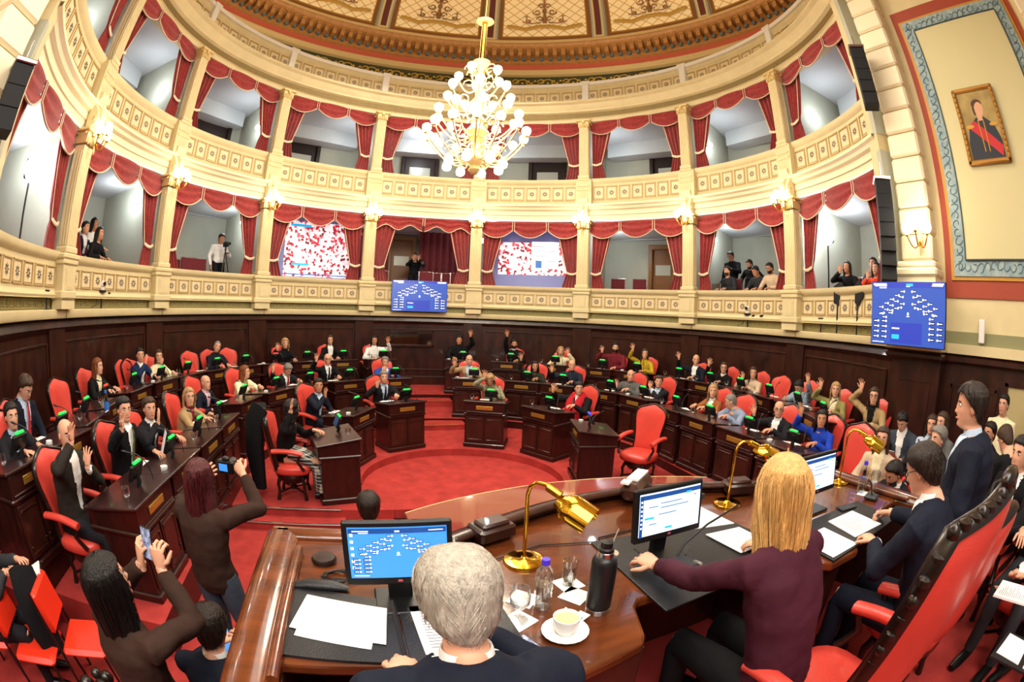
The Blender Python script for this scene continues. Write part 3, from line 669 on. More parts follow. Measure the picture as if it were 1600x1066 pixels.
def make_desk():
    e = empty('chamber_desk'); W = .76; b = MB()
    b.box(0, -.27, .04, W, .56, .08, b=.012); b.box(0, -.27, .34, W-.04, .5, .56); b.box(0, -.27, .625, W, .56, .04, b=.012)
    b.build('cabinet', woodd, e, 30)
    u = MB(); P = [(-.55, .64), (0, .64), (0, .84), (-.55, .77)]
    u.add([(x, y, z) for x in (-W/2+.02, W/2-.02) for y, z in P], [(0, 1, 2, 3), (7, 6, 5, 4), (0, 4, 5, 1), (2, 6, 7, 3), (1, 5, 6, 2), (3, 7, 4, 0)]); u.box(0, .008, .665, W-.1, .02, .02, b=.004)
    u.build('upper_section', woodd, e)
    d = MB(); sl = math.atan2(.07, .55); d.box(0, 0, 0, W+.02, .6, .028, X=T(0, -.275, .815, rx=sl), b=.008); d.build('desktop', woodtop, e, 30)
    for sx in (-1, 1):
        q = MB(); q.box(sx*.17, -.012, .345, .31, .012, .46, b=.003); 
        q.box(sx*.17, -.004, .53, .24, .014, .016, b=.003); q.box(sx*.17, -.004, .155, .26, .014, .012, b=.003)
        for s2 in (-1, 1): q.ball((sx*.17+s2*.115, 0, .52), .012, 6); q.box(sx*.17+s2*.125, -.004, .345, .01, .01, .37)
        dr = q.build('door', wood, e, 40)
        [MB().ball((sx*kx, .006, .22), .012, 6).build('knob', woodblk, dr, 60) for kx in (.035, .29)]
    q = MB(); q.box(0, .006, .745, .3, .008, .07, b=.002); n = q.build('nameplate', plate, e)
    q = MB(); q.box(0, .0115, .755, .24, .002, .012); q.box(0, .0115, .733, .14, .002, .008); q.build('engraving', giltd, n)
    return e
desk0 = make_desk(); tag(desk0, None, 'desk', 'dark wooden chamber desks with brass plates')
def make_terminal(lm, nm='green'):
    e = empty('voting_terminal'); q = MB(); q.box(0, 0, .01, .16, .12, .02, b=.006); q.tube([(0, 0, .02), (0, .02, .08), (0, .01, .12)], [(.03, .02)]*3, 6); q.build('stand', black, e, 40)
    q = MB(); q.box(0, 0, 0, .23, .035, .15, X=T(0, 0, .17, rx=R(-22)), b=.01); h = q.build('screen_housing', black, e, 30)
    q = MB(); q.box(0, -.019, 0, .2, .002, .12, X=T(0, 0, .17, rx=R(-22))); q.build('screen', mat('dim screen', '#20344a', .2, emit=.3, ecol='#3b6ea8'), h)
    q = MB(); q.box(0, .028, .252, .13, .03, .022, b=.006); q.build('status_light', lm, e, 30)
    q = MB(); q.box(0, .022, .2, .06, .02, .03, b=.004); q.build('rear_plug', dgrey, e)
    return e
def make_mic():
    e = empty('desk_microphone'); q = MB(); q.lathe([(.001, 0), (.045, 0), (.045, .012), (.02, .022), (.001, .024)], 14); q.build('base', black, e, 40)
    t = np.linspace(0, 1, 10); q = MB(); q.tube([(0, -.22*u*u, .02+.26*math.sin(u*1.5)) for u in t], .005, 6); q.build('gooseneck', black, e, 60)
    q = MB(); q.tube([(0, -.21, .277), (0, -.25, .29), (0, -.27, .295)], [.008, .012, .006], 8); q.build('mic_head', black, e, 60); return e
def glass_goblet(s=1):
    e = empty('water_glass'); q = MB()
    q.lathe([(.001, 0), (.034, 0), (.034, .003), (.006, .01), (.005, .05), (.02, .062), (.036, .085), (.038, .12), (.033, .15), (.031, .15), (.035, .12), (.033, .088), (.018, .066), (.001, .062)], 16, X=T(s=s)); q.build('goblet', glass, e, 60); return e
trm = {c: tag(make_terminal(m_), None, 'voting terminal', 'black voting terminals with a light bar') for c, m_ in (('green', led_g), ('red', led_r), ('blue', led_b))}
mic0 = tag(make_mic(), None, 'microphone', 'gooseneck microphones on the desks')
gob0 = tag(glass_goblet(), None, 'glass', 'stemmed water glasses on the desks')
cup0 = empty('coffee_cup'); tag(cup0, None, 'cup', 'white coffee cups on the desks')
q = MB(); q.lathe([(.001, 0), (.03, .002), (.065, .012), (.066, .015), (.03, .007), (.001, .006)], 20); q.build('saucer', china, cup0, 60)
q = MB(); q.lathe([(.001, .008), (.024, .008), (.035, .03), (.038, .065), (.035, .065), (.031, .03), (.001, .014)], 18); q.tube([(.036, 0, .055), (.056, 0, .052), (.056, 0, .03), (.034, 0, .025)], .004, 6); q.build('cup', china, cup0, 60)
used = {}
def use(src, key, loc, rz, label):
    o = src if key not in used else copy_tree(src); used[key] = 1
    o.location = loc; o.rotation_euler = (0, 0, rz); o['label'] = label; return o
def sheet(name, x, y, z, rz, w=.22, h=.31, n=5, label='', cat='papers', tilt=0, group='loose papers on the desks'):
    e = MB()
    for i in range(n): e.box(random.uniform(-.01, .01), random.uniform(-.01, .01), .0015+i*.0022, w, h, .0018, X=T(0, 0, 0, rz=random.uniform(-.35, .35)))
    o = e.build(name, paper); o.location = (x, y, z); o.rotation_euler = (tilt, 0, rz); return tag(o, label, cat, group)
def inward(x, y): return math.atan2(x, -y) if y > 0 else (PI/2 if x > 0 else -PI/2)
def P3(rho, a): return (rho*math.sin(R(a)), rho*math.cos(R(a)))
# (row name, floor z, desk front position, rotation, width scale, light, extras)
DESKS = []
for a in (-105, -62, -25, 25, 62, 105): x, y = P3(1.62, a); DESKS.append(('front', 0, x, y, math.atan2(x, -y), 1.0, 'green' if a != 105 else 'blue'))
for a in (-77, -61, -46.5, -31, -14, 14, 33, 46, 64, 77.5): x, y = P3(3.36, a); DESKS.append(('middle', .15, x, y, math.atan2(x, -y), 1.0, 'green'))
for x, y in ((-3.2, -3.1), (-3.2, -2.3), (-3.2, -1.45), (-3.22, -.6), (3.25, -.3), (3.25, -1.15), (3.2, -2.05), (3.15, -2.9)): DESKS.append(('middle', .15, x, y, PI/2 if x > 0 else -PI/2, 1.03, 'green'))
for a in (-90, -80, -71, -61.5, -52.5, -43.5, -34, -23.5, -12, 10.5, 24, 36.5, 50, 60, 72.5, 82, 91.5, 101, 111, 121): x, y = P3(4.98, a); DESKS.append(('wall', .38, x, y, math.atan2(x, -y), 1.0, 'red' if a in (-43.5,) else 'green'))
for x, y in ((-4.85, -1.05), (-4.6, -1.9), (-4.4, -2.72), (-4.36, -3.52)): DESKS.append(('wall', .38, x, y, -PI/2 + (.2 if y > -2 else 0), 1.0, 'red' if y == -1.05 else 'green'))
cnt = {}
RN = {'front': 'front row', 'middle': 'middle row', 'wall': 'wall row'}
def side_name(x, y):
    return 'left' if x < 0 else 'right'
seq = {}
for d in sorted(DESKS, key=lambda d: (d[0], math.atan2(d[2], d[3]) if not (d[2] > 0 and d[3] < 0) else math.atan2(d[2], d[3]))):
    row, fz, x, y, rz, sx, lt = d; seq[row] = seq.get(row, 0)+1; n = seq[row]
    where = '%s, place %s from left' % (RN[row], ['one', 'two', 'three', 'four', 'five', 'six', 'seven', 'eight', 'nine', 'ten', 'eleven', 'twelve', 'thirteen', 'fourteen', 'fifteen', 'sixteen', 'seventeen', 'eighteen', 'nineteen', 'twenty', 'twenty one', 'twenty two', 'twenty three', 'twenty four'][n-1])
    pass
    o = use(desk0, 'desk', (x, y, fz), rz, 'dark desk with brass nameplate, %s' % where); o.scale = (sx, 1, 1)
    X = T(x, y, fz, rz=rz)
    def at(lx, ly, lz): v = X @ Vector((lx, ly, lz)); return tuple(v)
    zt = lambda ly: .832+(ly+.0)*.127
    use(trm[lt], 't'+lt, at(-.08, -.2, zt(-.2)), rz, 'black voting terminal with %s light, %s' % (lt, where))
    use(mic0, 'mic', at(-.28, -.14, zt(-.14)), rz+.5, 'gooseneck microphone on desk, %s' % where)
    if n % 4 == 2: use(cup0, 'cup', at(.27, -.13, zt(-.13)), rz, 'white cup on desk, %s' % where)
    else:
        c = MB(); c.box(0, 0, .001, .1, .1, .002); o = c.build('paper_coaster', paper); o.location = at(.26, -.13, zt(-.13)+.001); o.rotation_euler = (0, 0, rz+.3); tag(o, 'white coaster under glass, %s' % where, 'coaster', 'white paper coasters')
        use(gob0, 'gob', at(.26, -.13, zt(-.13)+.004), rz, 'stemmed water glass, %s' % where)
    if n % 5 != 1: sheet('paper_sheets', *at(.1+random.uniform(-.05, .05), -.4, zt(-.4)+.012), rz+random.uniform(-.4, .4), label='loose white papers, %s' % where)
# empty chairs
CH = []
def put_chair(x, y, fz, rz, label): return use(chair0, 'chair', (x, y, fz), rz, label)
for (x, y, fz, lab) in ((-5.5, -1.35, .38, 'empty red chair beside the person in the red tie, by the left wall'), (-5.72, .95, .38, 'empty red chair between auburn hair and raised blue sleeve, by the left wall'),
    (-5.1, 2.78, .38, 'empty red chair left of the grey haired person leaning sideways'), (-4.5, 3.7, .38, 'empty red chair right of the grey haired person leaning sideways'),
    (5.62, -.72, .38, 'empty red chair left of the denim jacket by the right wall'), (3.95, -3.55, .15, 'empty red chair right of the royal blue top')):
    put_chair(x, y, fz, inward(x, y), lab)
q = put_chair(2.5, -.78, 0, R(116), 'large empty red chair at the right end of the front row')
# ---------------------------------------------------------------- people
CL = dict(charcoal='#1b1b20', navy='#141826', navyblue='#1a2a4c', black='#101013', blue='#2c4aa0', tan='#a58a68', khaki='#a88c62', olive='#8f8450', rust='#9a5a2e', cream='#eadfb8', beige='#cdb497',
          slate='#3c4450', brownblack='#2b2622', white='#f1efec', paleblue='#b9c8dc', pink='#d9b3c0', maroon='#6e1f2a', yellow='#d9b92c', denim='#8fa3b3', floral='#b7b090', darkolive='#2c2c20', darknavy='#1d2433',
          grey='#5b5a58', bluegrey='#8794ad', royalblue='#1f3fae', red='#b01a26', green='#4c5a2c', wine='#3f1826', brownjacket='#33211a', darkgrey='#2e2f33', orange='#e24a2c')
HC = dict(dark='#241a14', black='#15110f', brown='#3d2a1c', auburn='#7a4424', blonde='#b08c5c', grey='#7d7872', white='#aaa194', wine='#4a1718', gold='#cfa263')
skin_t = mat('skin', '#d9a184', .5, spec=.3); skin_d = mat('tan skin', '#c48a68', .5, spec=.3); lipm = mat('lips', '#b0655a', .5); eyem = mat('eye white', '#efe9e2', .3); irism = mat('iris', '#2a1a12', .3)
def clothmat(c):
    v = .5 if c in ('floral',) else (.35 if c == 'yellow' else .1)
    return mat('cloth '+c, CL[c], .8, var=v, vscale=60 if v > .3 else 4, bump=.6, bscale=13, spec=.2, col2=('#8a6a20' if c == 'yellow' else '#45452f') if v > .3 else None)
def hairmat(c): return mat('hair '+c, HC[c], .42, var=.55 if c not in ('white', 'grey', 'gold') else .2, vscale=22, bump=.7, bscale=60, stretch=(3.2, 3.2, .35), spec=.4)
HP = np.array([(-.215,.062,.058,.066,-.045),(-.15,.055,.052,.062,-.032),(-.122,.054,.056,.066,-.022),(-.108,.05,.076,.072,-.008),(-.092,.046,.089,.078,-.002),(-.06,.059,.088,.086,0),(-.02,.068,.088,.097,0),(.02,.0735,.089,.102,0),(.055,.073,.086,.1,0),(.085,.063,.074,.088,0),(.105,.047,.054,.068,0),(.118,.026,.03,.04,0),(.123,.004,.004,.006,0)])
def head_pt(z, th, off=0, face=True):
    rx = np.interp(z, HP[:, 0], HP[:, 1]); rf = np.interp(z, HP[:, 0], HP[:, 2]); rb = np.interp(z, HP[:, 0], HP[:, 3]); cy = np.interp(z, HP[:, 0], HP[:, 4])
    s, c = math.sin(th), math.cos(th); ry = rf if c > 0 else rb
    x = (rx+off)*s; y = cy+(ry+off)*c
    if face and c > 0:
        g = lambda a, b: math.exp(-(a/b)**2)
        y += .020*g(x, .011)*(g(z+.022, .014)+.55*g(z-.004, .022))-.008*g(abs(x)-.031, .013)*g(z-.014, .012)+.004*g(z-.034, .009)*g(abs(x)-.028, .02)
        y += .005*g(x, .02)*g(z+.056, .009)+.006*g(x, .018)*g(z+.09, .012)+.004*g(abs(x)-.045, .016)*g(z+.02, .02)
    return (x, y, z)
def smoothz(n): 
    t = np.linspace(0, 1, n); return -.215+(.338)*(t*.95+.05*np.sin(t*PI/2))
def build_head(mb, X, near, beard=False):
    nz, na = (54, 60) if near else (30, 26)
    zs = np.concatenate([np.linspace(-.215, .1, nz-6), [.106, .111, .116, .12, .122, .123]])
    P = [[head_pt(z, a) for a in np.arange(na)*2*PI/na] for z in zs]; mb.grid(P, cv=True, m=0, X=X, cap=True)
    for s in (-1, 1):
        mb.ball((s*.073, -.008, -.005), (.011, .02, .032), 8, m=0, X=X); mb.ball((s*.031, .0745, .014), (.0135, .01, .0085), 8, m=2, X=X); mb.ball((s*.031, .0815, .014), (.0068, .004, .0068), 6, m=3, X=X)
        mb.tube([(s*.016, .088, .031), (s*.032, .0865, .036), (s*.047, .075, .032)], .0048 if not near else .0034, 5, m=3, X=X)
    mb.tube([(-.024, .084, -.056), (0, .0955, -.055), (.024, .084, -.056)], [.004, .008, .004], 6, m=1, X=X)
def hairline(th, style):
    a = abs((math.degrees(th)+180) % 360-180)
    if style == 'thin': return np.interp(a, [0, 70, 95, 180], [.3, .3, .0, -.02])
    return np.interp(a, [0, 35, 60, 80, 100, 125, 150, 180], [.07, .07, .05, .01, -.035, -.09, -.105, -.108])
def build_hair(style, X, near, seed=0):
    if style == 'bald': return None
    mb = MB(); r_ = random.Random(seed); h = {'short': .016, 'crop': .006, 'thin': .006, 'bob': .016, 'long': .017, 'curly': .026, 'vol': .022}[style]
    nz, na = (48, 90) if near else (24, 30); ph = [r_.uniform(0, 6) for _ in range(6)]
    zs = np.concatenate([np.linspace(-.14, .1, nz-7), [.106, .112, .117, .121, .126, .13, .134]]) if style != 'thin' else np.linspace(-.12, .07, nz)
    P = []
    for z in zs:
        row = []
        for a in np.arange(na)*2*PI/na:
            hl = hairline(a, style); k = min(1, max(0, (z-hl)/.022)); k = k*k*(3-2*k)
            n = .25*math.sin(a*5+ph[0]+z*30)+.25*math.sin(a*9+ph[1]-z*50)
            if near: n += .22*math.sin(a*37+ph[2]+z*60)+.18*math.sin(a*61+ph[3]+2*math.sin(z*40))
            if style == 'curly': n += .5*math.sin(z*190+a*3)*math.sin(a*13+ph[4])
            tp_ = min(1, max(.25, (z+.125)/.075)); off = -.009+k*(.009+h*tp_*(1+.22*n)+(h*.5*max(0, z/.12) if style in ('short', 'vol') else 0))
            zz = z if z < .1 else z+k*(h*.9)*(z-.1)/.034
            x, y, _ = head_pt(min(z, .1226), a, off, False) if z <= .1226 else head_pt(.1226, a, -.003, False)
            row.append((x, y, zz))
        P.append(row)
    mb.grid(P, cv=True, X=X, cap=True)
    if style in ('bob', 'long', 'curly'):
        L = {'bob': .17, 'long': .36, 'curly': .26}[style]; nr = 40 if near else 18; nc = 110 if near else 28; O, I = [], []
        for i in range(nr):
            t = i/(nr-1); z = .08-t*(L+.08)
            ro, ri = [], []
            for j in range(nc):
                aa0 = 60+34*min(1, max(0, (t-.12)/.5)); a = R(aa0)+(j/(nc-1))*R(360-2*aa0); zc = max(z, -.05)
                wv = .006*math.sin(a*7+t*6+ph[0])+(.005*math.sin(a*45+ph[1]+t*4)+.003*math.sin(a*81+ph[2]) if near else 0)
                if style == 'curly': wv += .012*math.sin(t*40+a*4)*math.sin(a*11)
                o1 = .006+.02*min(1, t/.3)+.01*math.sin(t*PI)+wv*min(1, .2+t*3); 
                x, y, _ = head_pt(zc, a, o1, False)
                fl = max(0, t-.35); x *= 1+.12*fl; y -= .05*fl*(1 if math.cos(a) < 0 else -.5)
                if t > .9: x *= 1-.5*(t-.9)*4*.2
                ro.append((x, y, z-.012*math.sin(a*4+ph[3])*t)); x2, y2, _ = head_pt(zc, a, o1-.022, False); x2 *= 1+.12*fl; y2 -= .05*fl*(1 if math.cos(a) < 0 else -.5); ri.append((x2, y2, z))
            O.append(ro); I.append(ri)
        O = np.array(O); I = np.array(I); ringrows = [np.concatenate([o_, i_[::-1]]) for o_, i_ in zip(O, I)]
        mb.grid(ringrows, cv=True, X=X, cap=True)
    if near and style in ('long', 'vol', 'short'):
        L2 = .36 if style == 'long' else .0; nst = 420 if style == 'long' else 320
        for q in range(nst):
            u = r_.random(); jit = r_.uniform(0, .006); pts = []; k0 = r_.uniform(-.03, .03); t0 = r_.uniform(0, .55) if style == 'long' else r_.uniform(-.05, .8)
            for i in range(14 if style == 'long' else 6):
                if style == 'long':
                    t = t0+(1.02-t0)*i/13 if q % 3 else i/13; t = min(t, 1.0+.02*r_.random()); z = .112-t*(L2+.112); aa0 = 60+34*min(1, max(0, (t-.12)/.5)); a = R(aa0)+(u+k0*math.sin(t*5+u*9)*.4)*R(360-2*aa0)
                    o1 = .010+.02*min(1, max(0, (t-.05))/.3)+.01*math.sin(t*PI)+jit+.003*math.sin(t*9+u*40); zc = max(z, -.05); x, y, _ = head_pt(zc, a, o1, False); fl = max(0, t-.35); x *= 1+.12*fl; y -= .05*fl*(1 if math.cos(a) < 0 else -.5)
                else:
                    a = u*2*PI; hl = hairline(a, style); zz0 = hl+.012+t0*(.12-hl)*.95; z = zz0-.007*i; a += .05*i*math.sin(u*30)
                    if z < hl+.002: break
                    x, y, _ = head_pt(min(z, .1226), a, h*min(1, max(.25, (z+.125)/.075))*(1+(.5*max(0, z/.12)))+.0005+jit*.5, False)
                    if z > .1: z += h*.9*(z-.1)/.034
                pts.append((x, y, z))
            if len(pts) > 2: mb.tube(pts, [.0016 if style == 'long' else .0011]*(len(pts)-1)+[.0003], 3, X=X, cap=False)
    return mb
def nrm(v): v = np.asarray(v, float); return v/(np.linalg.norm(v)+1e-9)
def ik(S, W, l1, l2, pole):
    S, W = np.asarray(S, float), np.asarray(W, float); d = W-S; L = np.linalg.norm(d); Lm = (l1+l2)*.985
    if L > Lm: W = S+d/L*Lm; L = Lm; d = W-S
    a = (l1*l1-l2*l2+L*L)/(2*L); h = math.sqrt(max(1e-5, l1*l1-a*a)); u = d/L; p = nrm(np.asarray(pole)-u*(np.asarray(pole)@u)); return S+u*a+p*h, W
def build_hand(mb, W, d, n, side, curl=.25, spread=.12, near=False, k=1.0):
    """W wrist, d finger direction, n palm normal, side = thumb direction sign"""
    d = nrm(d); n = nrm(n-d*(np.asarray(n)@d)); s = np.cross(d, n)*side; W = np.asarray(W, float); ns = 10 if near else 6
    mb.tube([W-d*.03*k, W, W+d*.03*k, W+d*.07*k, W+d*.092*k], [(.018*k, .026*k), (.018*k, .026*k), (.016*k, .036*k), (.014*k, .042*k), (.010*k, .036*k)], 10, flat=n)
    for i, (o, L) in enumerate(((.03, .068), (.011, .078), (-.009, .073), (-.029, .057))):
        fd = nrm(d+s*(spread*(1.5-i)*.55)); p = W+d*(.078 if i < 3 else .07)*k+s*o*k; pts = [p]; c = 0
        for q, seg in enumerate((.45, .32, .26)):
            c += curl*(1+.5*q); v = nrm(fd*math.cos(c)+n*math.sin(c)); p = p+v*L*seg*k; pts.append(p)
        mb.tube(pts, [.0092*k, .0088*k, .0078*k, .0058*k], ns)
    b = W+d*.025*k+s*.026*k; v = nrm(d*.6+s*.8+n*.35); v2 = nrm(d*.85+s*.35+n*.45)
    mb.tube([b-s*.012*k, b+v*.03*k, b+v*.03*k+v2*.03*k, b+v*.03*k+v2*.052*k], [.013*k, .0115*k, .0095*k, .006*k], ns)
JOBS = []; FOLDS = bpy.data.textures.new('folds', 'CLOUDS'); FOLDS.noise_scale = .11; FOLDS.noise_depth = 1
def remesh_job(mb, name, m, parent, voxel, split=None):
    o = mb.build(name, m, parent); r = o.modifiers.new('r', 'REMESH'); r.mode = 'VOXEL'; r.voxel_size = voxel; r.use_smooth_shade = True
    s = o.modifiers.new('s', 'SMOOTH'); s.factor = .5; s.iterations = 3
    d = o.modifiers.new('d', 'DISPLACE'); d.texture = FOLDS; d.strength = .022; d.mid_level = .5; d.texture_coords = 'LOCAL'
    JOBS.append((o, split)); return o
def person(label, x, y, z, rz, hh=1.17, stand=False, style='short', hair='brown', top='suit', tc='charcoal', shirt='white', tie=None, pose='desk', hand=None, hand2=None, look=None, pitch=0, near=False, fat=1.0,
           legs='charcoal', skirt=False, female=False, glasses=False, beard=False, sk=None, lean=0, handdir=None, roll=0, voxel=None, upper_only=False, name='person', group=None, scarf=False, curl=None):
    e = empty(name, (x, y, z), rz, label, 'person', group); M = np.array(T(x, y, z, rz=rz).inverted())
    loc = lambda w: (M @ np.array([*w, 1]))[:3]
    seed = int(abs(x*131+y*57)*10) % 999; sk = sk or (skin_d if hair in ('black',) and seed % 2 else skin_t)
    nz = hh-.152; f = fat*(.9 if female else 1.0)
    if stand: pel = np.array([0, -.03-lean, .93]); 
    else: pel = np.array([0, -.13-lean, .56])
    nb = np.array([0, -.03, nz]); sp = nb-pel
    def tp(t): return pel+sp*t+np.array([0, -.03*math.sin(t*PI), 0])
    sw = .17*f*(1 if not female else .98)
    def torso(mb, o):
        ts = [-.12 if not stand else -.15, 0, .25, .5, .75, .88, .96, 1.03]; rx = [.15, .17, .15, .165, .185, .165, .11, .06]; ry = [.1, .125, .115, .12, .12, .095, .08, .06]
        mb.tube([tp(t) for t in ts], [(rx[i]*f+o, ry[i]*(f*1.05)+o) for i in range(8)], 20, flat=(1, 0, 0))
    SH = {s: tp(.87)+np.array([s*sw, 0, 0]) for s in (-1, 1)}; AR = {}
    dz = .87 if not stand else 0
    def default(s):
        if stand: return (np.array([s*.27, .05, .8]), (0, .15, -1), (-s, 0, 0))
        if pose in ('desk', 'chin'): return (np.array([s*.12, .27, .87]), (-s*.45, 1, -.05), (0, 0, -1))
        if pose == 'lap': return (np.array([s*.13, .2, .66]), (-s*.5, .9, -.2), (0, 0, -1))
        if pose == 'read': return (np.array([s*.14, .25, .78]), (-s*.5, .6, .3), (-s*.3, -.2, .9))
        return (np.array([s*.12, .27, .85]), (-s*.45, 1, 0), (0, 0, -1))
    tgt = {s: default(s) for s in (-1, 1)}; raised = {}
    for hnd in (hand, hand2):
        if hnd is None: continue
        w = loc(hnd[:3]); s = 1 if w[0] > 0 else -1
        if s in raised: s = -s
        dd = np.array([-s*.05, .1, 1.]) if len(hnd) < 4 else np.array(hnd[3]); nn = np.array([0, 1., -.1]) if len(hnd) < 5 else np.array(hnd[4])
        tgt[s] = (w-nrm(dd)*.08, dd, nn); raised[s] = 1
    if pose == 'chin' and not raised.get(1): tgt[1] = (np.array([.07, .13, hh-.2]), (-.3, -.1, 1), (0, -1, .1))
    body = MB(); l1 = .285; l2 = .255
    torso(body, -.015); Xh = T(0, 0, 0)
    if look is not None:
        lv = loc(look); yaw = math.atan2(-lv[0], lv[1]); yaw = max(-R(75), min(R(75), yaw))
    else: yaw = 0
    piv = Matrix.Translation((0, -.02, hh-.12)); Xh = piv @ Matrix.Rotation(yaw, 4, 'Z') @ Matrix.Rotation(-R(pitch), 4, 'X') @ Matrix.Rotation(R(roll), 4, 'Y') @ Matrix.Translation((0, .02, .12))
    build_head(body, Xh, near)
    body.tube([nb-np.array([0, 0, .06]), nb+np.array([0, 0.005, .02]), np.array([0, -.01, hh-.12])], [.07, .058, .052], 14)
    arms = MB()
    ad = .014
    for s in (-1, 1):
        W, dd, nn = tgt[s]; E, W2 = ik(SH[s], W, l1, l2, np.array([s*.9, -.25, -.8])); d_f = nrm(W2-E); AR[s] = (SH[s], E, W2)
        body.tube([SH[s], E, W2, W2+nrm(dd)*.01], [.045, .036, .026, .025], 10)
        cr_ = curl if curl is not None else (.1 if raised.get(s) else .28); build_hand(body, W2, dd, nn, -s if raised.get(s) is None or True else s, cr_, .5 if raised.get(s) else .15, near)
        E2 = E; Wc = E+(W2-E)*.93
        arms.tube([SH[s]-np.array([s*.05, 0, .01]), SH[s]+np.array([s*.02, 0, -.01]), SH[s]+(E-SH[s])*.5, E, E+(Wc-E)*.15, E+(Wc-E)*.6, Wc], [(.06*f)+ad, .057*f+ad, .048*f+ad, .042*f+ad, .042*f+ad, .036+ad, .029+ad], 12); arms.ball(tuple(E), .042*f+ad, 10)
    hips = {s: pel+np.array([s*.09, .0, -.02]) for s in (-1, 1)}; LG = {}
    for s in (-1, 1):
        if stand: K = np.array([s*.1, .0, .5]); A_ = np.array([s*.11, -.04, .09])
        else: K = np.array([s*.12, pel[1]+.45, .52]); A_ = np.array([s*.12, pel[1]+.42, .1])
        LG[s] = (hips[s], K, A_); body.tube([hips[s], K, A_], [.075, .05, .035], 8)
    b = body.build('body', [sk, lipm, eyem, irism], e, 75)
    # upper garment
    up = MB(); torso(up, .012)
    up.V += arms.V; up.F += [tuple(i+up.n for i in fc) for fc in arms.F]; up.M += arms.M; up.n += arms.n
    vox = voxel or (.011 if near else .017); zt = nz+.0; fy = lambda zz: 0
    cm = clothmat(tc); sm = clothmat(shirt) if shirt else cm
    if top in ('suit',):
        up.tube([tp(-.1)+np.array([0, 0, -.05]), tp(.1), tp(.4)], [(.165*f, .135*f), (.175*f, .14*f), (.165*f, .135*f)], 18, flat=(1, 0, 0))
        z0 = pel[2]+sp[2]*(.18 if not tie else .3)
        def split(c):
            t = (c[:, 2]-z0)/(nz-z0); return (c[:, 1] > -.02+(c[:, 2]*0)) & (t > 0) & (np.abs(c[:, 0]) < .012+.066*t*(1.2-.25*t)) & (c[:, 2] < nz+.06) & (c[:, 1] > tp(.6)[1]+.03)
        remesh_job(up, 'jacket', cm, e, vox, ('shirt', sm, split, e))
    else: remesh_job(up, 'jacket' if top == 'jacket' else 'sweater', cm, e, vox)
    if shirt:
        q = MB(); q.lathe([(.066, -.025), (.063, .012), (.059, .024), (.056, .022), (.056, -.02)], 20, X=T(0, nb[1]+.004, nz+.02, rx=R(-12))); q.build('collar', sm, e, 60)
        if top == 'suit':
            q = MB(); q.tube([np.array([.075*math.sin(a), nb[1]-.075*math.cos(a)*1.0, nz-.004-.02*abs(math.sin(a/2))]) for a in np.linspace(-2.1, 2.1, 16)], [(.024, .008)]*16, 8, flat=(0, 0, 1)); q.build('jacket_collar', cm, e, 60)
    if tie:
        P = []
        for t in np.linspace(.98, .35, 9):
            c = tp(t); ts = [-.12, 0, .25, .5, .75, .88, .96, 1.03]; ry = np.interp(t, ts, [.1, .125, .115, .12, .12, .095, .08, .06])*f*1.05+.028
            P.append(c+np.array([0, ry, 0]))
        q = MB(); q.tube(P, [(.018, .006), (.013, .005)]+[(.018+.002*i, .004) for i in range(7)], 6, flat=(1, 0, 0)); q.build('tie', clothmat(tie), e, 60)
    if scarf:
        for s in (-1, 1):
            q = MB(); q.tube([np.array([s*.02, -.11, nz+.05]), np.array([s*.1, -.05, nz+.035]), np.array([s*.11, .09, nz-.08]), np.array([s*.1, .165, nz-.28]), np.array([s*.13, .2, nz-.5])], [(.06, .03), (.07, .03), (.075, .03), (.08, .02), (.09, .012)], 12, flat=(1, 0, .2)); q.build('scarf', clothmat('red'), e, 60)
    # lower garment
    lw = MB(); lm = clothmat(legs)
    if skirt:
        lw.tube([pel+np.array([0, .05, .03]), pel+np.array([0, .25, -.02]), pel+np.array([0, .42, -.1]), pel+np.array([0, .5, -.42])], [(.17, .12), (.18, .11), (.2, .1), (.26, .14)], 20, flat=(1, 0, 0)); lw.build('plaid_skirt', plaid, e, 60)
    else:
        for s in (-1, 1):
            h_, K, A_ = LG[s]; lw.tube([h_-(K-h_)*.15, h_, (h_+K)/2, K, K+(A_-K)*.12, (K+A_)/2, A_], [.08, .095*f, .085, .066, .062, .055, .05], 12)
        lw.tube([pel+np.array([0, 0, -.07]), pel, pel+np.array([0, 0, .1])], [(.14*f, .1), (.165*f, .12), (.155*f, .11)], 16, flat=(1, 0, 0)); lw.build('trousers', lm, e, 60)
    for s in (-1, 1):
        A_ = LG[s][2]; q = MB(); q.tube([A_+np.array([0, -.05, -.05]), A_+np.array([0, .03, -.045]), A_+np.array([0, .13, -.06]), A_+np.array([0, .19, -.068])], [(.036, .045), (.042, .05), (.042, .032), (.03, .02)], 10, flat=(1, 0, 0)); q.build('shoe', mat('black shoe', '#0e0d0d', .3), e, 60)
    hm = build_hair(style, Xh, near, seed)
    if hm: hm.build('hair', hairmat(hair), e, 80)
    if beard:
        q = MB(); P = [[head_pt(zz, a, .005 if near else .007, False) for a in np.linspace(-1.35, 1.35, 22)] for zz in np.linspace(-.108, -.04, 8)]; q.grid(P, X=Xh)
        q.tube([(-.03, .083, -.045), (0, .096, -.042), (.03, .083, -.045)], .005, 5, X=Xh); q.build('beard', hairmat(hair), e, 60)
    if glasses:
        q = MB()
        for s in (-1, 1):
            q.tube([(s*.033+.022*math.cos(a), .092, .012+.016*math.sin(a)) for a in np.linspace(0, 2*PI, 15)], .0024, 5, X=Xh); q.tube([(s*.055, .09, .018), (s*.074, .05, .016), (s*.076, -.01, .01)], .0022, 5, X=Xh)
        q.tube([(-.012, .094, .014), (.012, .094, .014)], .002, 5, X=Xh); q.build('glasses', black, e, 60)
    return e
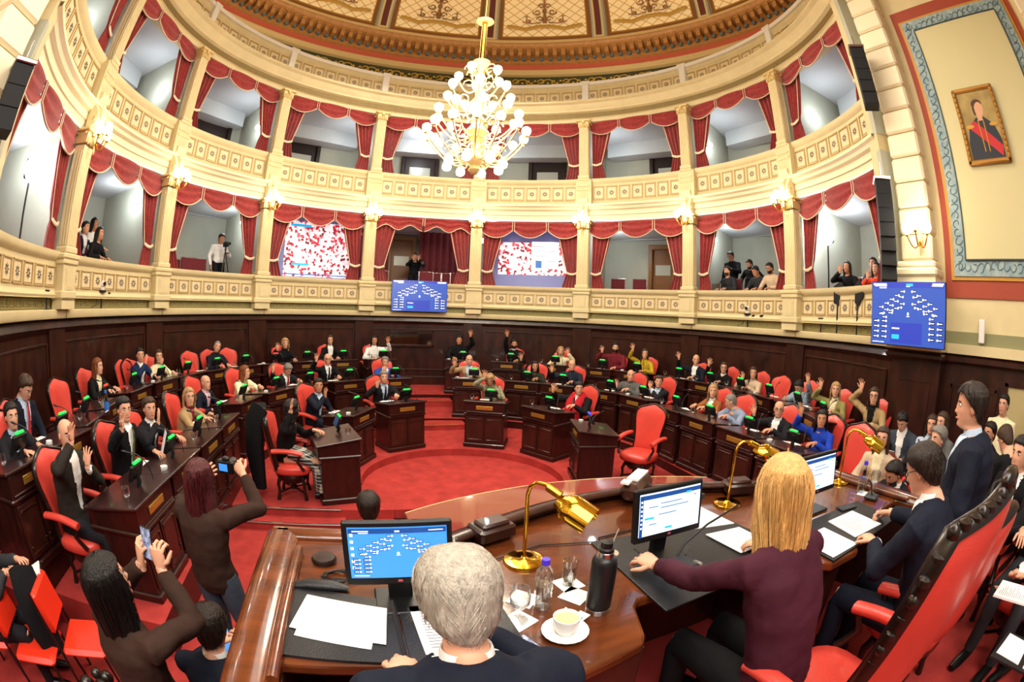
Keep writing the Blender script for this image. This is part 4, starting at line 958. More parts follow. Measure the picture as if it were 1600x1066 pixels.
plaid = bpy.data.materials.new('plaid wool'); plaid.use_nodes = True; nt = plaid.node_tree; b = nt.nodes['Principled BSDF']; b.inputs['Roughness'].default_value = .85
tcn = nt.nodes.new('ShaderNodeTexCoord'); prev = None
for ax_ in ('X', 'Z'):
    wv = nt.nodes.new('ShaderNodeTexWave'); wv.bands_direction = ax_; wv.inputs['Scale'].default_value = 7; nt.links.new(tcn.outputs['Object'], wv.inputs[0])
    r = nt.nodes.new('ShaderNodeValToRGB'); r.color_ramp.elements[0].position = .62; r.color_ramp.elements[1].position = .7; r.color_ramp.elements[0].color = (.01, .01, .01, 1); r.color_ramp.elements[1].color = (.5, .47, .4, 1); nt.links.new(wv.outputs[0], r.inputs[0])
    if prev is None: prev = r
    else:
        m_ = nt.nodes.new('ShaderNodeMix'); m_.data_type = 'RGBA'; m_.inputs[0].default_value = .5; nt.links.new(prev.outputs[0], m_.inputs[6]); nt.links.new(r.outputs[0], m_.inputs[7]); nt.links.new(m_.outputs[2], b.inputs['Base Color'])
def bake_jobs():
    dg = bpy.context.evaluated_depsgraph_get(); dg.update()
    res = [bpy.data.meshes.new_from_object(o.evaluated_get(dg)) for o, _ in JOBS]
    for (o, split), me in zip(JOBS, res):
        mats = list(o.data.materials); o.modifiers.clear(); o.data = me
        if not len(me.materials):
            for m_ in mats: me.materials.append(m_)
        if split:
            nm, sm, fn, par = split
            nv = len(me.vertices); V = np.empty(nv*3); me.vertices.foreach_get('co', V); V = V.reshape(-1, 3)
            F = [tuple(p.vertices) for p in me.polygons]; C = np.array([V[list(fc)].mean(0) for fc in F]); k = fn(C)
            for sel, ob, mt, name in ((k, None, sm, nm), (~k, o, None, None)):
                fs = [F[i] for i in np.nonzero(sel)[0]]
                if not fs: continue
                idx = np.unique(np.concatenate([np.array(fc) for fc in fs])); mp = -np.ones(nv, int); mp[idx] = np.arange(len(idx))
                m2 = bpy.data.meshes.new(name or 'jacket'); m2.from_pydata(V[idx].tolist(), [], [tuple(int(mp[i]) for i in fc) for fc in fs]); m2.shade_smooth()
                if ob is None:
                    m2.materials.append(mt); so = bpy.data.objects.new(name, m2); COL.objects.link(so); so.parent = par
                else: 
                    m2.materials.append(me.materials[0]); ob.data = m2
# ---------------------------------------------------------------- presiding desk and what stands on it
ZD = 1.36; FP = .6
e = empty('presiding_desk', (0, 0, 0), 0, 'long polished walnut presiding desk with carved rail and glass front', 'desk')
arc = [(1.15*math.sin(a)/math.sin(.62), -5.86+1.62*math.cos(a)/1.0) for a in np.linspace(-.62, .62, 17)]
arc = [(x, -4.5+.42*math.cos(x/1.15*PI/2)) for x in np.linspace(-1.12, 1.12, 21)]
poly = [(-1.87, -5.95), (-1.87, -4.2), (-1.12, -4.24)]+arc+[(1.12, -4.24), (1.87, -4.2), (1.87, -5.6), (1.72, -5.6), (1.7, -5.2), (.88, -5.2), (.84, -5.34), (.8, -5.38), (.56, -5.36), (.52, -5.32), (.5, -5.06), (-.4, -5.06), (-.44, -5.1), (-.5, -5.27), (-.53, -5.31), (-.83, -5.38), (-.88, -5.34), (-.9, -5.2), (-1.7, -5.2), (-1.72, -5.95)]
q = MB(); q.prism(poly, ZD-.05, ZD); q.build('desktop', woodpres, e, bevel=.012)
for sx in (-1, 1):
    q = MB(); q.tube([(sx*1.8, -5.95, ZD+.0), (sx*1.8, -4.27, ZD+.0), ], [(.085, .035)]*2, 10, flat=(1, 0, 0)); q.tube([(sx*1.71, -5.3, ZD+.02), (sx*1.7, -4.45, ZD+.02)], .022, 8)
    q.tube([(sx*1.85, -4.27, ZD), (sx*1.1, -4.3, ZD)], [(.06, .035)]*2, 10, flat=(0, 1, 0)); q.build('raised_rim', woodpres, e, 60)
q = MB(); pth = [(x, y-.03, ZD+.055) for x, y in arc]; q.tube(pth, [(.02, .04)]*21, 10, flat=(0, 0, 1)); q.tube([(x, y+.02, ZD+.02) for x, y in arc], [(.03, .055)]*21, 8, flat=(0, 0, 1))
q.build('carved_rail', wood, e, 60)
for x, y, r_ in ((-.8, -4.36, .35), (.8, -4.36, -.35)): q = MB(); q.box(0, 0, 0, .2, .14, .07, X=T(x, y-.02, ZD+.055, rz=r_), b=.012); q.box(0, 0, 0, .15, .1, .03, X=T(x, y-.02, ZD+.095, rz=r_), b=.01); q.build('rail_block', wood, e, 40)
q = MB(); q.box(0, 0, 0, .12, .3, .1, X=T(.13, -4.17, ZD+.1, rz=-.9), b=.03); q.build('rail_block', wood, e, 40)
q = MB(); q.box(0, 0, 0, .07, .2, .012, X=T(.15, -4.14, ZD+.158, rz=-.9)); q.box(0, 0, 0, .05, .06, .012, X=T(.02, -4.22, ZD+.158, rz=-.9)); q.build('rail_label', whitec, e)
q = MB(); q.prism([(x*.98, y-.02) for x, y in [(-1.87, -5.9), (-1.87, -4.22), (-1.12, -4.26)]+arc+[(1.12, -4.26), (1.87, -4.22), (1.87, -5.5), (1.75, -5.5), (1.72, -4.6), (-1.72, -4.6), (-1.75, -5.9)]], -.2, ZD-.05)
q.box(-.66, -4.95, .95, .3, .7, .75); q.box(.68, -4.95, .95, .24, .7, .75); q.build('desk_body', wood, e, bevel=.01)
q = MB()
for i in range(7): q.box(-1.88, -4.5-i*.2, .6, .012, .14, 1.1, b=.004)
q.build('side_panels', woodd, e)
# lower secretaries' desk in front with a glass top
e = empty('clerks_desk', (0, 0, 0), 0, 'curved lower desk under clear glass in front of the presiding desk', 'desk')
A2 = np.linspace(-.58, .58, 25); oc = [(2.1*math.sin(a), -5.46+2.1*math.cos(a)) for a in A2]; ic = [(x, y+.09) for x, y in [(x_, -4.5+.42*math.cos(x_/1.15*PI/2)) for x_ in np.linspace(1.1, -1.1, 21)]]
q = MB(); q.prism(oc+ic, 1.16, 1.2); q.prism([(x*.96, -4.2+(y+4.2)*.94) for x, y in oc]+ic, -.2, 1.16); q.build('desk_body', woodpres, e, bevel=.006)
q = MB(); q.prism(oc+ic, 1.203, 1.213); q.build('glass_top', mat('desk glass', '#7a342c', .05, spec=.8, ior=1.5), e)
q = MB(); q.tube([(x, y, 1.208) for x, y in oc], .007, 6); q.build('gilt_edge', gilt, e)
# monitors
scr_bl = mat('screen blue', '#3f86d8', .3, emit=1.0, ecol='#2f7ad2'); scr_wh = mat('screen pale', '#cfe3f7', .3, emit=1.0, ecol='#b9d8f5'); scr_nv = mat('screen navy', '#1c3f78', .3, emit=.7, ecol='#1a4a96')
scr_w = mat('screen white marks', '#ffffff', .3, emit=1.3, ecol='#f2f7ff'); scr_tv = mat('board blue', '#101830', .3, emit=1.0, ecol='#3d63c8'); scr_dk = mat('board dark blue', '#16255e', .3, emit=.3, ecol='#16286e'); scr_cy = mat('board cyan', '#2aa6d8', .3, emit=1, ecol='#22a8e0')
def seatmap(q, W, H, m_dk, m_w, y=-.002, box=True):
    """the hemicycle plan: two fans of name boxes with a round portrait each"""
    for sx in (-1, 1):
        for row, (n, x0, dx, z0, dz) in enumerate(((5, .08, .075, .36, -.065), (5, .09, .07, .27, -.07), (4, .07, .08, .16, -.075), (3, .06, .09, .2, -.04))):
            for i in range(n):
                x = sx*(x0+i*dx+row*.008); z = z0+i*dz
                if row == 3: x = sx*(.12+i*.12); z = .1-.05*i
                q.box(x*W, y, z*H, .062*W, .002, .035*H, m=m_dk); q.ball((x*W-sx*.026*W, y-.001, z*H), (.012*W, .001, .02*H), 6, m=m_w); q.box(x*W+sx*.008*W, y-.0015, z*H, .03*W, .001, .012*H, m=m_w)
        for c_ in range(2):
            for i in range(4): 
                x = sx*(.44-c_*.11); z = -.13-i*.085; q.box(x*W, y, z*H, .08*W, .002, .05*H, m=m_dk); q.ball((x*W-sx*.03*W, y-.001, z*H), (.012*W, .001, .02*H), 6, m=m_w); q.box(x*W+sx*.008*W, y-.0015, z*H, .04*W, .001, .014*H, m=m_w)
    q.ball((0, y-.001, .0), (.014*W, .001, .025*H), 8, m=m_w); q.box(0, y-.001, -.04*H, .04*W, .001, .01*H, m=m_w)
    q.box(-.38*W, y, .455*H, .17*W, .001, .02*H, m=m_w); q.box(-.35*W, y, .42*H, .1*W, .001, .014*H, m=m_w); q.box(.0, y, .45*H, .05*W, .001, .03*H, m=m_w); q.box(.4*W, y, .455*H, .15*W, .001, .016*H, m=m_w); q.box(-.4*W, y, -.475*H, .16*W, .001, .01*H, m=m_w)
def monitor(x, y, z, rz, kind, label, W=.385, H=.235, tilt=-8):
    e = empty('desk_monitor', (x, y, z), rz, label, 'monitor')
    X = T(0, 0, .235, rx=R(tilt)); q = MB(); q.box(0, .012, 0, W, .03, H+.012, X=X, b=.006); s = q.build('bezel', black, e, 30)
    q = MB(); q.box(0, -.0045, .006, W-.04, .002, H-.04, X=X); s = q.build('screen', scr_bl if kind == 'map' else scr_wh, e)
    q = MB()
    if kind == 'map': 
        seatmap(q, W-.05, H-.05, 0, 1, -.0065); q2 = MB(); q2.V = q.V; q2.F = q.F; q2.M = q.M; q2.n = q.n
        q2.box(0, -.0062, (H-.05)*.46, W-.045, .001, .018, m=0)
        for i in range(6): q2.box(-W/2+.033, -.0068, .07-i*.025, .01, .001, .01, m=1)
        A_ = np.array(X)
        q2.V = [v @ A_[:3, :3].T+A_[:3, 3]+np.array([0, 0, .006]) for v in q2.V]; q2.build('screen_graphics', [scr_nv, scr_w], s)
    else:
        q.box(0, -.0062, (H-.05)*.47, W-.042, .001, .02, X=X, m=0); q.box(-W/2+.03, -.0062, 0, .016, .001, H-.045, X=X, m=0)
        for i, (a_, b_, w_, c_) in enumerate(((.0, .05, .12, 0), (.02, .03, .16, 0), (-.02, .0, .1, 0), (-.12, -.01, .05, 2), (.1, .078, .03, 2), (-.01, -.07, .04, 2), (-.1, .04, .05, 0), (-.1, -.04, .04, 0), (.14, .06, .015, 0))): q.box(a_, -.0066, b_, w_, .001, .003 if c_ == 0 else .009, X=X, m=c_)
        for i in range(7): q.box(-W/2+.03, -.0068, .07-i*.02, .008, .001, .008, X=X, m=1)
        q.build('screen_graphics', [scr_nv, scr_w, scr_cy], s)
    q = MB(); q.box(0, -.004, -H/2+.012, .016, .002, .008, X=X); q.build('maker_mark', mat('pink mark', '#b8505c', .4), e)
    q = MB(); q.box(0, .05, .09, .09, .03, .18, b=.01); q.box(0, .02, .008, .2, .18, .016, b=.006); q.build('stand', black, e, 30)
    q = MB(); q.box(W/2+.012, .012, .03, .02, .02, .03, X=X, b=.003); q.build('side_port', dgrey, e); return e
monitor(-1.27, -4.86, ZD, 0, 'map', 'black touch monitor with the blue seating plan before the white haired person')
monitor(-.11, -4.8, ZD, .02, 'form', 'black touch monitor with pale page left of the blonde person')
monitor(1.02, -4.86, ZD, -.05, 'form', 'black touch monitor with pale page right of the blonde person')
def brass_lamp(x, y, rz, label):
    e = empty('brass_desk_lamp', (x, y, ZD), rz, label, 'desk lamp', 'brass desk lamps on the presiding desk')
    q = MB(); q.lathe([(.001, 0), (.088, 0), (.09, .006), (.086, .014), (.02, .02), (.012, .03), (.001, .03)], 32); q.build('base', brass, e, 50)
    q = MB(); q.tube([(0, 0, .02), (0, 0, .33), (0, .01, .37), (0, .04, .395), (0, .08, .395), (0, .1, .385)], .0085, 10); q.build('stem', brass, e, 60)
    q = MB(); q.tube([(0, .09, .388), (0, .15, .362)], .018, 12); X = T(0, .15, .362, rx=R(-24))
    P = [[((.03+.04*min(1, u*3))*math.cos(a), u*.16, (.03+.04*min(1, u*3))*math.sin(a)-.03) for a in np.linspace(-.25, PI+.25, 29)] for u in np.linspace(0, 1, 7)]
    q.grid(P, X=X); q.grid(np.array(P)[:, ::-1]*np.array([.96, 1, .96]), X=X); q.add([P[0][j] for j in range(29)], [tuple(range(29))], 0, X); s = q.build('shade', brass, e, 50)
    q = MB(); q.tube([(0, .03, -.02), (0, .11, -.02)], .013, 8, X=X); q.build('bulb', mat('orange glow bulb', '#ffd9a0', .4, emit=1.5, ecol='#ffb060'), s, 60); return e
brass_lamp(-.72, -4.62, R(-140), 'polished brass lamp with half round shade beside the white haired person')
brass_lamp(.62, -4.47, R(-110), 'brass lamp half hidden behind the blonde person')
brass_lamp(1.66, -4.68, R(-150), 'brass lamp at the right end of the presiding desk')
# desk pads, folders, papers
def flat(name, label, cat, pts, z, h, m, group=None, bevel=0, text=0, parent=None):
    q = MB(); q.prism(pts, z, z+h); o = q.build(name, m, parent, bevel=bevel)
    if label: tag(o, label, cat, group)
    if text:
        P = [np.array(p) for p in pts[:4]]; q = MB(); tl, tr, br, bl = P   # lines run tl->tr
        for i in range(text):
            v = .12+i*.76/max(1, text-1); wl = random.uniform(.45, .8) if i % 4 else .3
            a = tl+(bl-tl)*v+(tr-tl)*.12; b_ = tr+(br-tr)*v; b_ = a+(b_-a)*wl; n_ = (bl-tl)/np.linalg.norm(bl-tl)*.0035
            q.add([(*(a-n_/2), z+h+.0008), (*(b_-n_/2), z+h+.0008), (*(b_+n_/2), z+h+.0008), (*(a+n_/2), z+h+.0008)], [(0, 1, 2, 3)])
        q.build('printed_lines', ink, o)
    return o
fo = empty('leather_folder', (0, 0, 0), 0, 'large open black leather folder before the white haired person', 'folder')
flat('left_cover', None, None, [(-1.7, -4.73), (-1.31, -4.84), (-1.3, -5.2), (-1.73, -5.16)], ZD+.001, .012, leatherb, parent=fo); flat('right_cover', None, None, [(-1.29, -4.84), (-.92, -4.86), (-.9, -5.22), (-1.28, -5.21)], ZD+.001, .012, leatherb, parent=fo)
q = MB(); q.tube([(-1.305, -4.85, ZD+.014), (-1.295, -5.2, ZD+.014)], .01, 6); q.build('spine_fold', leatherb, fo)
flat('blank_sheet', 'large blank white sheets fanned on the left of the open folder', 'papers', [(-1.63, -4.81), (-1.33, -4.9), (-1.35, -5.11), (-1.68, -5.02)], ZD+.018, .001, paper, 'white papers on the presiding desk')
flat('blank_sheet', 'lower of the fanned blank sheets, showing at the front edge', 'papers', [(-1.62, -4.83), (-1.36, -4.93), (-1.4, -5.13), (-1.66, -5.06)], ZD+.0145, .001, paper, 'white papers on the presiding desk')
flat('typed_page', 'typed page on the right half of the open black folder', 'papers', [(-1.25, -4.89), (-1.04, -4.89), (-1.04, -5.17), (-1.23, -5.17)], ZD+.0145, .0015, paper, 'white papers on the presiding desk', text=14)
flat('desk_pad', 'black leather desk pad under the hand of the blonde person', 'desk pad', [(-.36, -4.55), (.45, -4.6), (.5, -5.14), (-.36, -5.19)], ZD+.001, .01, leatherb, bevel=.003)
flat('blank_sheet', 'white sheets right of the middle monitor', 'papers', [(.17, -4.35), (.42, -4.4), (.44, -4.72), (.2, -4.66)], ZD+.012, .004, paper, 'white papers on the presiding desk')
flat('typed_page', 'spiral bound printed booklet in front of the middle monitor, right side', 'booklet', [(.2, -4.75), (.42, -4.78), (.43, -5.02), (.22, -5.0)], ZD+.017, .004, paper, text=8)
flat('leather_folder', 'open black folder in front of the person writing with glasses', 'folder', [(.6, -4.95), (1.4, -5.0), (1.36, -5.36), (.56, -5.36)], ZD+.001, .012, leatherb, bevel=.003)
flat('typed_page', 'typed page under the pen of the person with glasses', 'papers', [(.93, -5.06), (1.2, -5.08), (1.17, -5.33), (.88, -5.3)], ZD+.0145, .006, paper, 'white papers on the presiding desk', text=14)
flat('blank_sheet', 'blank white page on the left half of the right folder', 'papers', [(.6, -5.08), (.84, -5.09), (.82, -5.35), (.58, -5.34)], ZD+.0145, .003, paper, 'white papers on the presiding desk')
for i, (x, y, r_, lb) in enumerate(((-.61, -4.85, .2, 'square napkin under the full tumbler'), (-.62, -4.94, .6, 'folded napkin behind the black thermos'), (-.88, -5.03, .5, 'napkin under the empty goblet'), (-.82, -4.9, .8, 'crumpled napkin left of the water bottle'), (1.6, -4.96, .2, 'napkins under the bottle at the right end'))):
    q = MB(); q.box(0, 0, .001, .1, .1, .002, X=T(0, 0, 0, rz=r_)); o = q.build('paper_napkin', paper); o.location = (x, y, ZD+.001); tag(o, lb, 'napkin', 'paper napkins on the presiding desk')
def bottle(x, y, label):
    e = empty('water_bottle', (x, y, ZD+.002), 0, label, 'bottle'); q = MB(); pr = [(.001, 0), (.03, 0), (.034, .01)]
    for i in range(6): pr += [(.034, .02+i*.018), (.0315, .028+i*.018)]
    pr += [(.034, .135), (.034, .15), (.028, .175), (.014, .195), (.013, .205)]
    q.lathe(pr, 20); q.build('plastic_body', glass, e, 60); q = MB(); q.lathe([(.001, .222), (.015, .222), (.016, .2), (.014, .2)], 16); q.build('cap', mat('violet cap', '#4a30d0', .4), e, 50)
    q = MB(); q.lathe([(.001, .003), (.029, .003), (.032, .02), (.032, .11), (.001, .11)], 16); q.build('water', mat('water', '#eef6fa', .02, trans=1, ior=1.2), e, 60)
bottle(-.77, -4.97, 'clear water bottle with violet cap between goblet and thermos'); bottle(1.6, -4.92, 'clear water bottle with violet cap at the right end of the presiding desk')
e = empty('water_tumbler', (-.61, -4.85, ZD+.004), 0, 'straight tumbler full of water on a napkin', 'glass'); q = MB(); q.lathe([(.001, 0), (.026, 0), (.031, .12), (.0295, .12), (.025, .004), (.001, .004)], 20); q.build('tumbler', glass, e, 60)
q = MB(); q.lathe([(.001, .005), (.0245, .005), (.028, .09), (.001, .09)], 16); q.build('water', mat('water', '#eef6fa', .02, trans=1, ior=1.2), e, 60)
o = copy_tree(gob0, (-.88, -5.03, ZD+.004), 0, 'empty stemmed goblet on a napkin beside the white haired person', 'stemmed glasses on the presiding desk'); o = copy_tree(gob0, (1.68, -4.99, ZD+.004), 0, 'stemmed goblet beside the right end bottle', 'stemmed glasses on the presiding desk')
o = copy_tree(cup0, (-.755, -5.15, ZD+.001), 1.2, 'white coffee cup and saucer beside the black thermos'); o.scale = (1.25,)*3; q = MB(); q.lathe([(.001, 0), (.041, 0)], 18, X=T(-.755, -5.15, ZD+.07)); tag(q.build('tea', mat('pale tea', '#d8c48c', .1)), 'pale tea in the cup beside the black thermos', 'tea')
e = empty('sugar_sachet', (-.68, -5.1, ZD+.02), .5, 'torn teal and white sachet on the saucer edge', 'sachet'); q = MB(); q.box(0, 0, 0, .075, .045, .004, b=.001); q.build('wrapper', whitec, e); q = MB(); q.box(-.01, -.005, .003, .03, .02, .001); q.build('teal_print', mat('teal', '#3d9a98', .5), e)
e = empty('thermos_flask', (-.585, -5.06, ZD+.001), 0, 'tall black steel thermos flask', 'thermos'); e.scale = (1.12,)*3; q = MB(); q.lathe([(.001, .02), (.041, .02), (.042, .03), (.042, .2), (.038, .215), (.027, .225), (.001, .225)], 28); q.build('flask_body', mat('thermos black', '#131416', .35, bump=.1, bscale=300), e, 60)
q = MB(); q.lathe([(.001, 0), (.04, 0), (.042, .02), (.04, .021)], 28); q.build('steel_foot', steel, e, 40); q = MB(); q.lathe([(.026, .222), (.026, .24), (.024, .242)], 24); q.build('steel_ring', steel, e, 40); q = MB(); q.lathe([(.025, .24), (.025, .252), (.019, .256), (.019, .275), (.001, .277)], 20); q.build('stopper', black, e, 40)
e = empty('mate_gourd', (-.4, -4.8, ZD+.012), 0, 'mate cup with metal straw under the hand of the blonde person', 'mate cup'); q = MB(); q.lathe([(.001, 0), (.025, 0), (.036, .03), (.034, .065), (.037, .075), (.033, .075), (.001, .062)], 18); q.build('gourd', mat('gourd', '#9b8a70', .4), e, 60); q = MB(); q.tube([(0, 0, .06), (.03, .03, .12), (.06, .05, .16)], .003, 6); q.ball((.03, .03, .12), .006, 6); q.build('straw', steel, e)
def phone(x, y, z, rz, label, scr, rx=0):
    e = empty('mobile_phone', (x, y, z), rz, label, 'phone'); e.rotation_euler = (rx, 0, rz); q = MB(); q.box(0, 0, .004, .072, .15, .008, b=.003); q.build('case', black, e, 30); q = MB(); q.box(0, 0, .0085, .065, .14, .001); q.build('screen', scr, e)
    return e
phone(-.9, -5.2, ZD+.002, .35, 'phone lying face up beside the saucer', mat('phone picture', '#39406a', .1, var=.8, vscale=60, col2='#b8c8f0'))
phone(1.22, -5.02, ZD+.015, 1.35, 'dark phone above the typed page at right', dgrey)
e = empty('conference_microphone', (-.1, -4.95, ZD+.012), .2, 'black delegate microphone unit with green light and long gooseneck', 'microphone'); q = MB(); q.box(0, 0, .018, .1, .13, .036, b=.012); q.build('unit', dgrey, e, 40); q = MB(); q.ball((-.02, -.03, .037), .004, 6); q.build('green_light', led_g, e); q = MB(); q.box(.035, -.05, .034, .02, .05, .01, b=.004); q.build('grey_key', steel, e)
q = MB(); q.tube([(0, .05, .03), (.05, .06, .08), (.2, .05, .14), (.4, .02, .19)], .006, 8); q.build('gooseneck', black, e, 60)
e = empty('conference_microphone', (1.55, -5.05, ZD+.002), .2, 'gooseneck microphone with foam tip at the right end', 'microphone'); q = MB(); q.box(0, 0, .015, .1, .1, .03, b=.01); q.build('unit', dgrey, e); q = MB(); q.tube([(0, 0, .03), (-.05, .02, .12), (-.15, .02, .17), (-.3, 0, .16)], .005, 8); q.build('gooseneck', black, e, 60)
q = MB(); q.lathe([(.001, 0), (.055, 0), (.058, .012), (.05, .024), (.01, .026), (.001, .026)], 24); o = q.build('round_speaker', mat('brown black disc', '#241612', .3), smooth=50); o.location = (-1.58, -4.52, ZD+.002); tag(o, 'round dark disc at the left corner of the presiding desk', 'speaker')
q = MB()
for k in range(5): q.tube([(.055*math.cos(a+k)*(1+.1*k)+.01*k, .045*math.sin(a+k)*(1-.05*k), .004+.003*k+.004*math.sin(a*2)) for a in np.linspace(0, 5.6, 22)], .0035, 5)
o = q.build('coiled_cable', black, smooth=60); o.location = (-1.53, -4.66, ZD+.002); tag(o, 'coil of black cable left of the monitor', 'cable')
q = MB(); q.tube([(-.11, 0, .012), (-.05, .0, .022), (.05, -.01, .022), (.11, -.02, .012)], [(.012, .02), (.02, .03), (.02, .03), (.012, .018)], 12, flat=(0, 0, 1)); o = q.build('headset_case', leatherb, smooth=60); o.location = (-1.58, -4.74, ZD+.002); tag(o, 'slim black case lying below the coiled cable', 'case')
q = MB()
q.tube([(.08, -4.6, ZD+.01), (-.05, -4.5, ZD+.006), (-.3, -4.52, ZD+.006), (-.33, -4.62, ZD+.006), (-.2, -4.75, ZD+.006)], .004, 5); q.tube([(-.34, -4.55, ZD+.006), (-.6, -4.5, ZD+.006), (-.95, -4.62, ZD+.006), (-1.05, -4.72, ZD+.006)], .003, 5)
tag(q.build('monitor_cable', black, smooth=60), 'thin black cables running behind the middle monitor', 'cable')
# presiding chairs
pc = make_chair(w=.31, z1=1.42, carved=True, name='presiding_armchair'); pc.location = (.12, -5.78, FP); pc.rotation_euler = (0, 0, R(-6)); tag(pc, 'tall red leather chair with carved dark crest behind the blonde person', 'chair')
o = put_chair(1.0, -5.85, FP, R(-4), 'red leather chair of the person with glasses at the presiding desk')
# hearing-room plain chairs at the left front
def plain_chair(x, y, z, rz, label, coat=False):
    e = empty('padded_chair', (x, y, z), rz, label, 'chair', 'plain red chairs on the lower floor at left')
    q = MB(); q.box(0, 0, .45, .42, .4, .07, b=.03); q.build('seat', leather2, e, 40); q = MB(); q.box(0, 0, 0, .38, .06, .32, X=T(0, -.22, .76, rx=R(10)), b=.025); q.build('backrest', leather2, e, 40)
    for sx in (-1, 1):
        q = MB(); q.tube([(sx*.2, -.25, .95), (sx*.2, -.2, .45), (sx*.2, -.22, 0)], .012, 8); q.build('leg', black, e, 60); q = MB(); q.tube([(sx*.2, .18, .43), (sx*.21, .2, 0)], .012, 8); q.build('leg', black, e, 60)
    return e
plain_chair(-3.6, -4.26, -.2, R(-70), 'bright red padded chair left of the person with the phone'); plain_chair(-3.98, -4.55, -.2, R(-70), 'second red padded chair with a black coat over it')
q = MB(); q.tube([(-4.0, -4.36, .76), (-3.94, -4.38, .8), (-3.88, -4.44, .66), (-3.84, -4.5, .4), (-3.82, -4.5, .2)], [(.1, .04), (.12, .04), (.14, .03), (.13, .03), (.1, .03)], 14, flat=(.5, .6, 0)); tag(q.build('black_coat', clothmat('black'), smooth=60), 'black coat draped between the two plain red chairs', 'coat')
q = MB()
for i in range(9): q.ball((random.uniform(-.08, .08), random.uniform(-.06, .06), random.uniform(-.03, .05)), random.uniform(.03, .05), 8)
q.tube([(0, 0, -.5), (0, 0, 0)], .03, 8); q.lathe([(.12, -1.0), (.05, -.95), (.03, -.5)], 12); o = q.build('carved_post', woodblk, smooth=60); o.location = (-2.78, -5.08, .8); tag(o, 'carved black finial at the bottom edge of the picture', 'post')
# ---------------------------------------------------------------- screens, boards, cameras, speakers of the hall
def board(loc, rz, W, H, label, rx=0):
    e = empty('voting_board', loc, rz, label, 'screen', 'blue voting boards'); e.rotation_euler = (rx, 0, rz)
    q = MB(); q.box(0, .03, 0, W, .05, H, b=.006); q.build('casing', black, e); q = MB(); q.box(0, .003, 0, W-.02, .004, H-.02); s = q.build('display', scr_tv, e)
    q = MB(); seatmap(q, W-.03, H-.03, 0, 1, -.002); q.box(-.02*W, -.001, -.3*H, .42*W, .001, .32*H, m=2); q.box(-.16*W, -.003, -.36*H, .1*W, .001, .07*H, m=3); q.box(-.16*W, -.003, -.23*H, .1*W, .001, .02*H, m=1); q.box(0, -.0015, .45*H, W*.96, .001, .09*H, m=2); q.box(-.38*W, -.003, .46*H, .18*W, .001, .025*H, m=1); q.box(.02*W, -.003, .45*H, .09*W, .001, .04*H, m=3); q.box(.4*W, -.003, .465*H, .15*W, .001, .02*H, m=1)
    q.build('board_graphics', [scr_dk, scr_w, mat('board field', '#2c3fae', .3, emit=.5, ecol='#2a3cb0'), scr_cy], s); return e
board((-.03, 6.05, 2.83), 0, 1.52, .84, 'blue voting board hung on the centre of the lower parapet', R(-3))
board((4.62, -3.95, 2.72), R(-88), 1.22, .82, 'blue voting board on the right beside the portrait wall')
blob = bpy.data.materials.new('projected picture'); blob.use_nodes = True; nt = blob.node_tree; b = nt.nodes['Principled BSDF']; tcn = nt.nodes.new('ShaderNodeTexCoord'); vo = nt.nodes.new('ShaderNodeTexVoronoi'); vo.inputs['Scale'].default_value = 15; nt.links.new(tcn.outputs['Object'], vo.inputs[0])
r = nt.nodes.new('ShaderNodeValToRGB'); cr2 = r.color_ramp; cr2.interpolation = 'CONSTANT'; nt.links.new(vo.outputs['Color'], r.inputs[0])
for i, (p_, c_) in enumerate(((0, '#ffffff'), (.36, '#e85a6a'), (.44, '#ffffff'), (.5, '#c32238'), (.58, '#f6d9e2'), (.72, '#7a2a34'), (.78, '#ffffff'))):
    el = cr2.elements[i] if i < 2 else cr2.elements.new(p_); el.position = p_; el.color = lin(c_)
nt.links.new(r.outputs[0], b.inputs['Base Color']); nt.links.new(r.outputs[0], b.inputs['Emission Color']); b.inputs['Emission Strength'].default_value = .75
def pscreen(ang, zc, W, H, pic, label):
    e = empty('projection_screen', pol(6.95, ang, zc), -R(ang), label, 'screen', 'projection screens in the lower gallery')
    q = MB(); q.box(0, 0, 0, W, .03, H); q.build('fabric', mat('lilac screen', '#8d93c0', .7, emit=.25, ecol='#6a74c0'), e); q = MB(); q.box(pic[0], -.018, pic[1], pic[2], .004, pic[3]); p = q.build('projected_picture', blob, e)
    q = MB(); 
    if ang < 0:
        q.box(-.5, -.022, .63, .6, .002, .07, m=0); q2 = MB(); q2.box(-.45, -.022, -.42, .5, .002, .06); q2.build('caption_strip', scr_cy, p); q2 = MB(); q2.box(.0, -.022, -.69, 1.9, .002, .03); q2.build('caption_strip', mat('caption blue', '#2f6fc0', .4, emit=.5, ecol='#2f6fc0'), p)
    else:
        q.box(.38, -.022, .05, .78, .002, .78, m=2); q.box(.2, -.024, -.22, .18, .002, .22, m=1)
        for i in range(4): q.box(.35, -.024, .3-i*.14, .7, .002, .015, m=3)
    q.build('caption_strip', [scr_cy, mat('caption blue', '#2f6fc0', .4, emit=.5, ecol='#2f6fc0'), scr_w, ink], p); q = MB(); q.tube([(-W/2-.02, 0, H/2+.03), (W/2+.02, 0, H/2+.03)], .035, 8); q.build('roller', whitec, e)
pscreen(-25.2, 4.02, 2.25, 1.62, (.06, 0, 1.98, 1.5), 'large projection screen showing the red chamber, left of the centre box'); pscreen(27.2, 4.12, 2.2, 1.85, (.02, -.06, 2.0, .95), 'projection screen with small picture between lilac bands, right of the centre box')
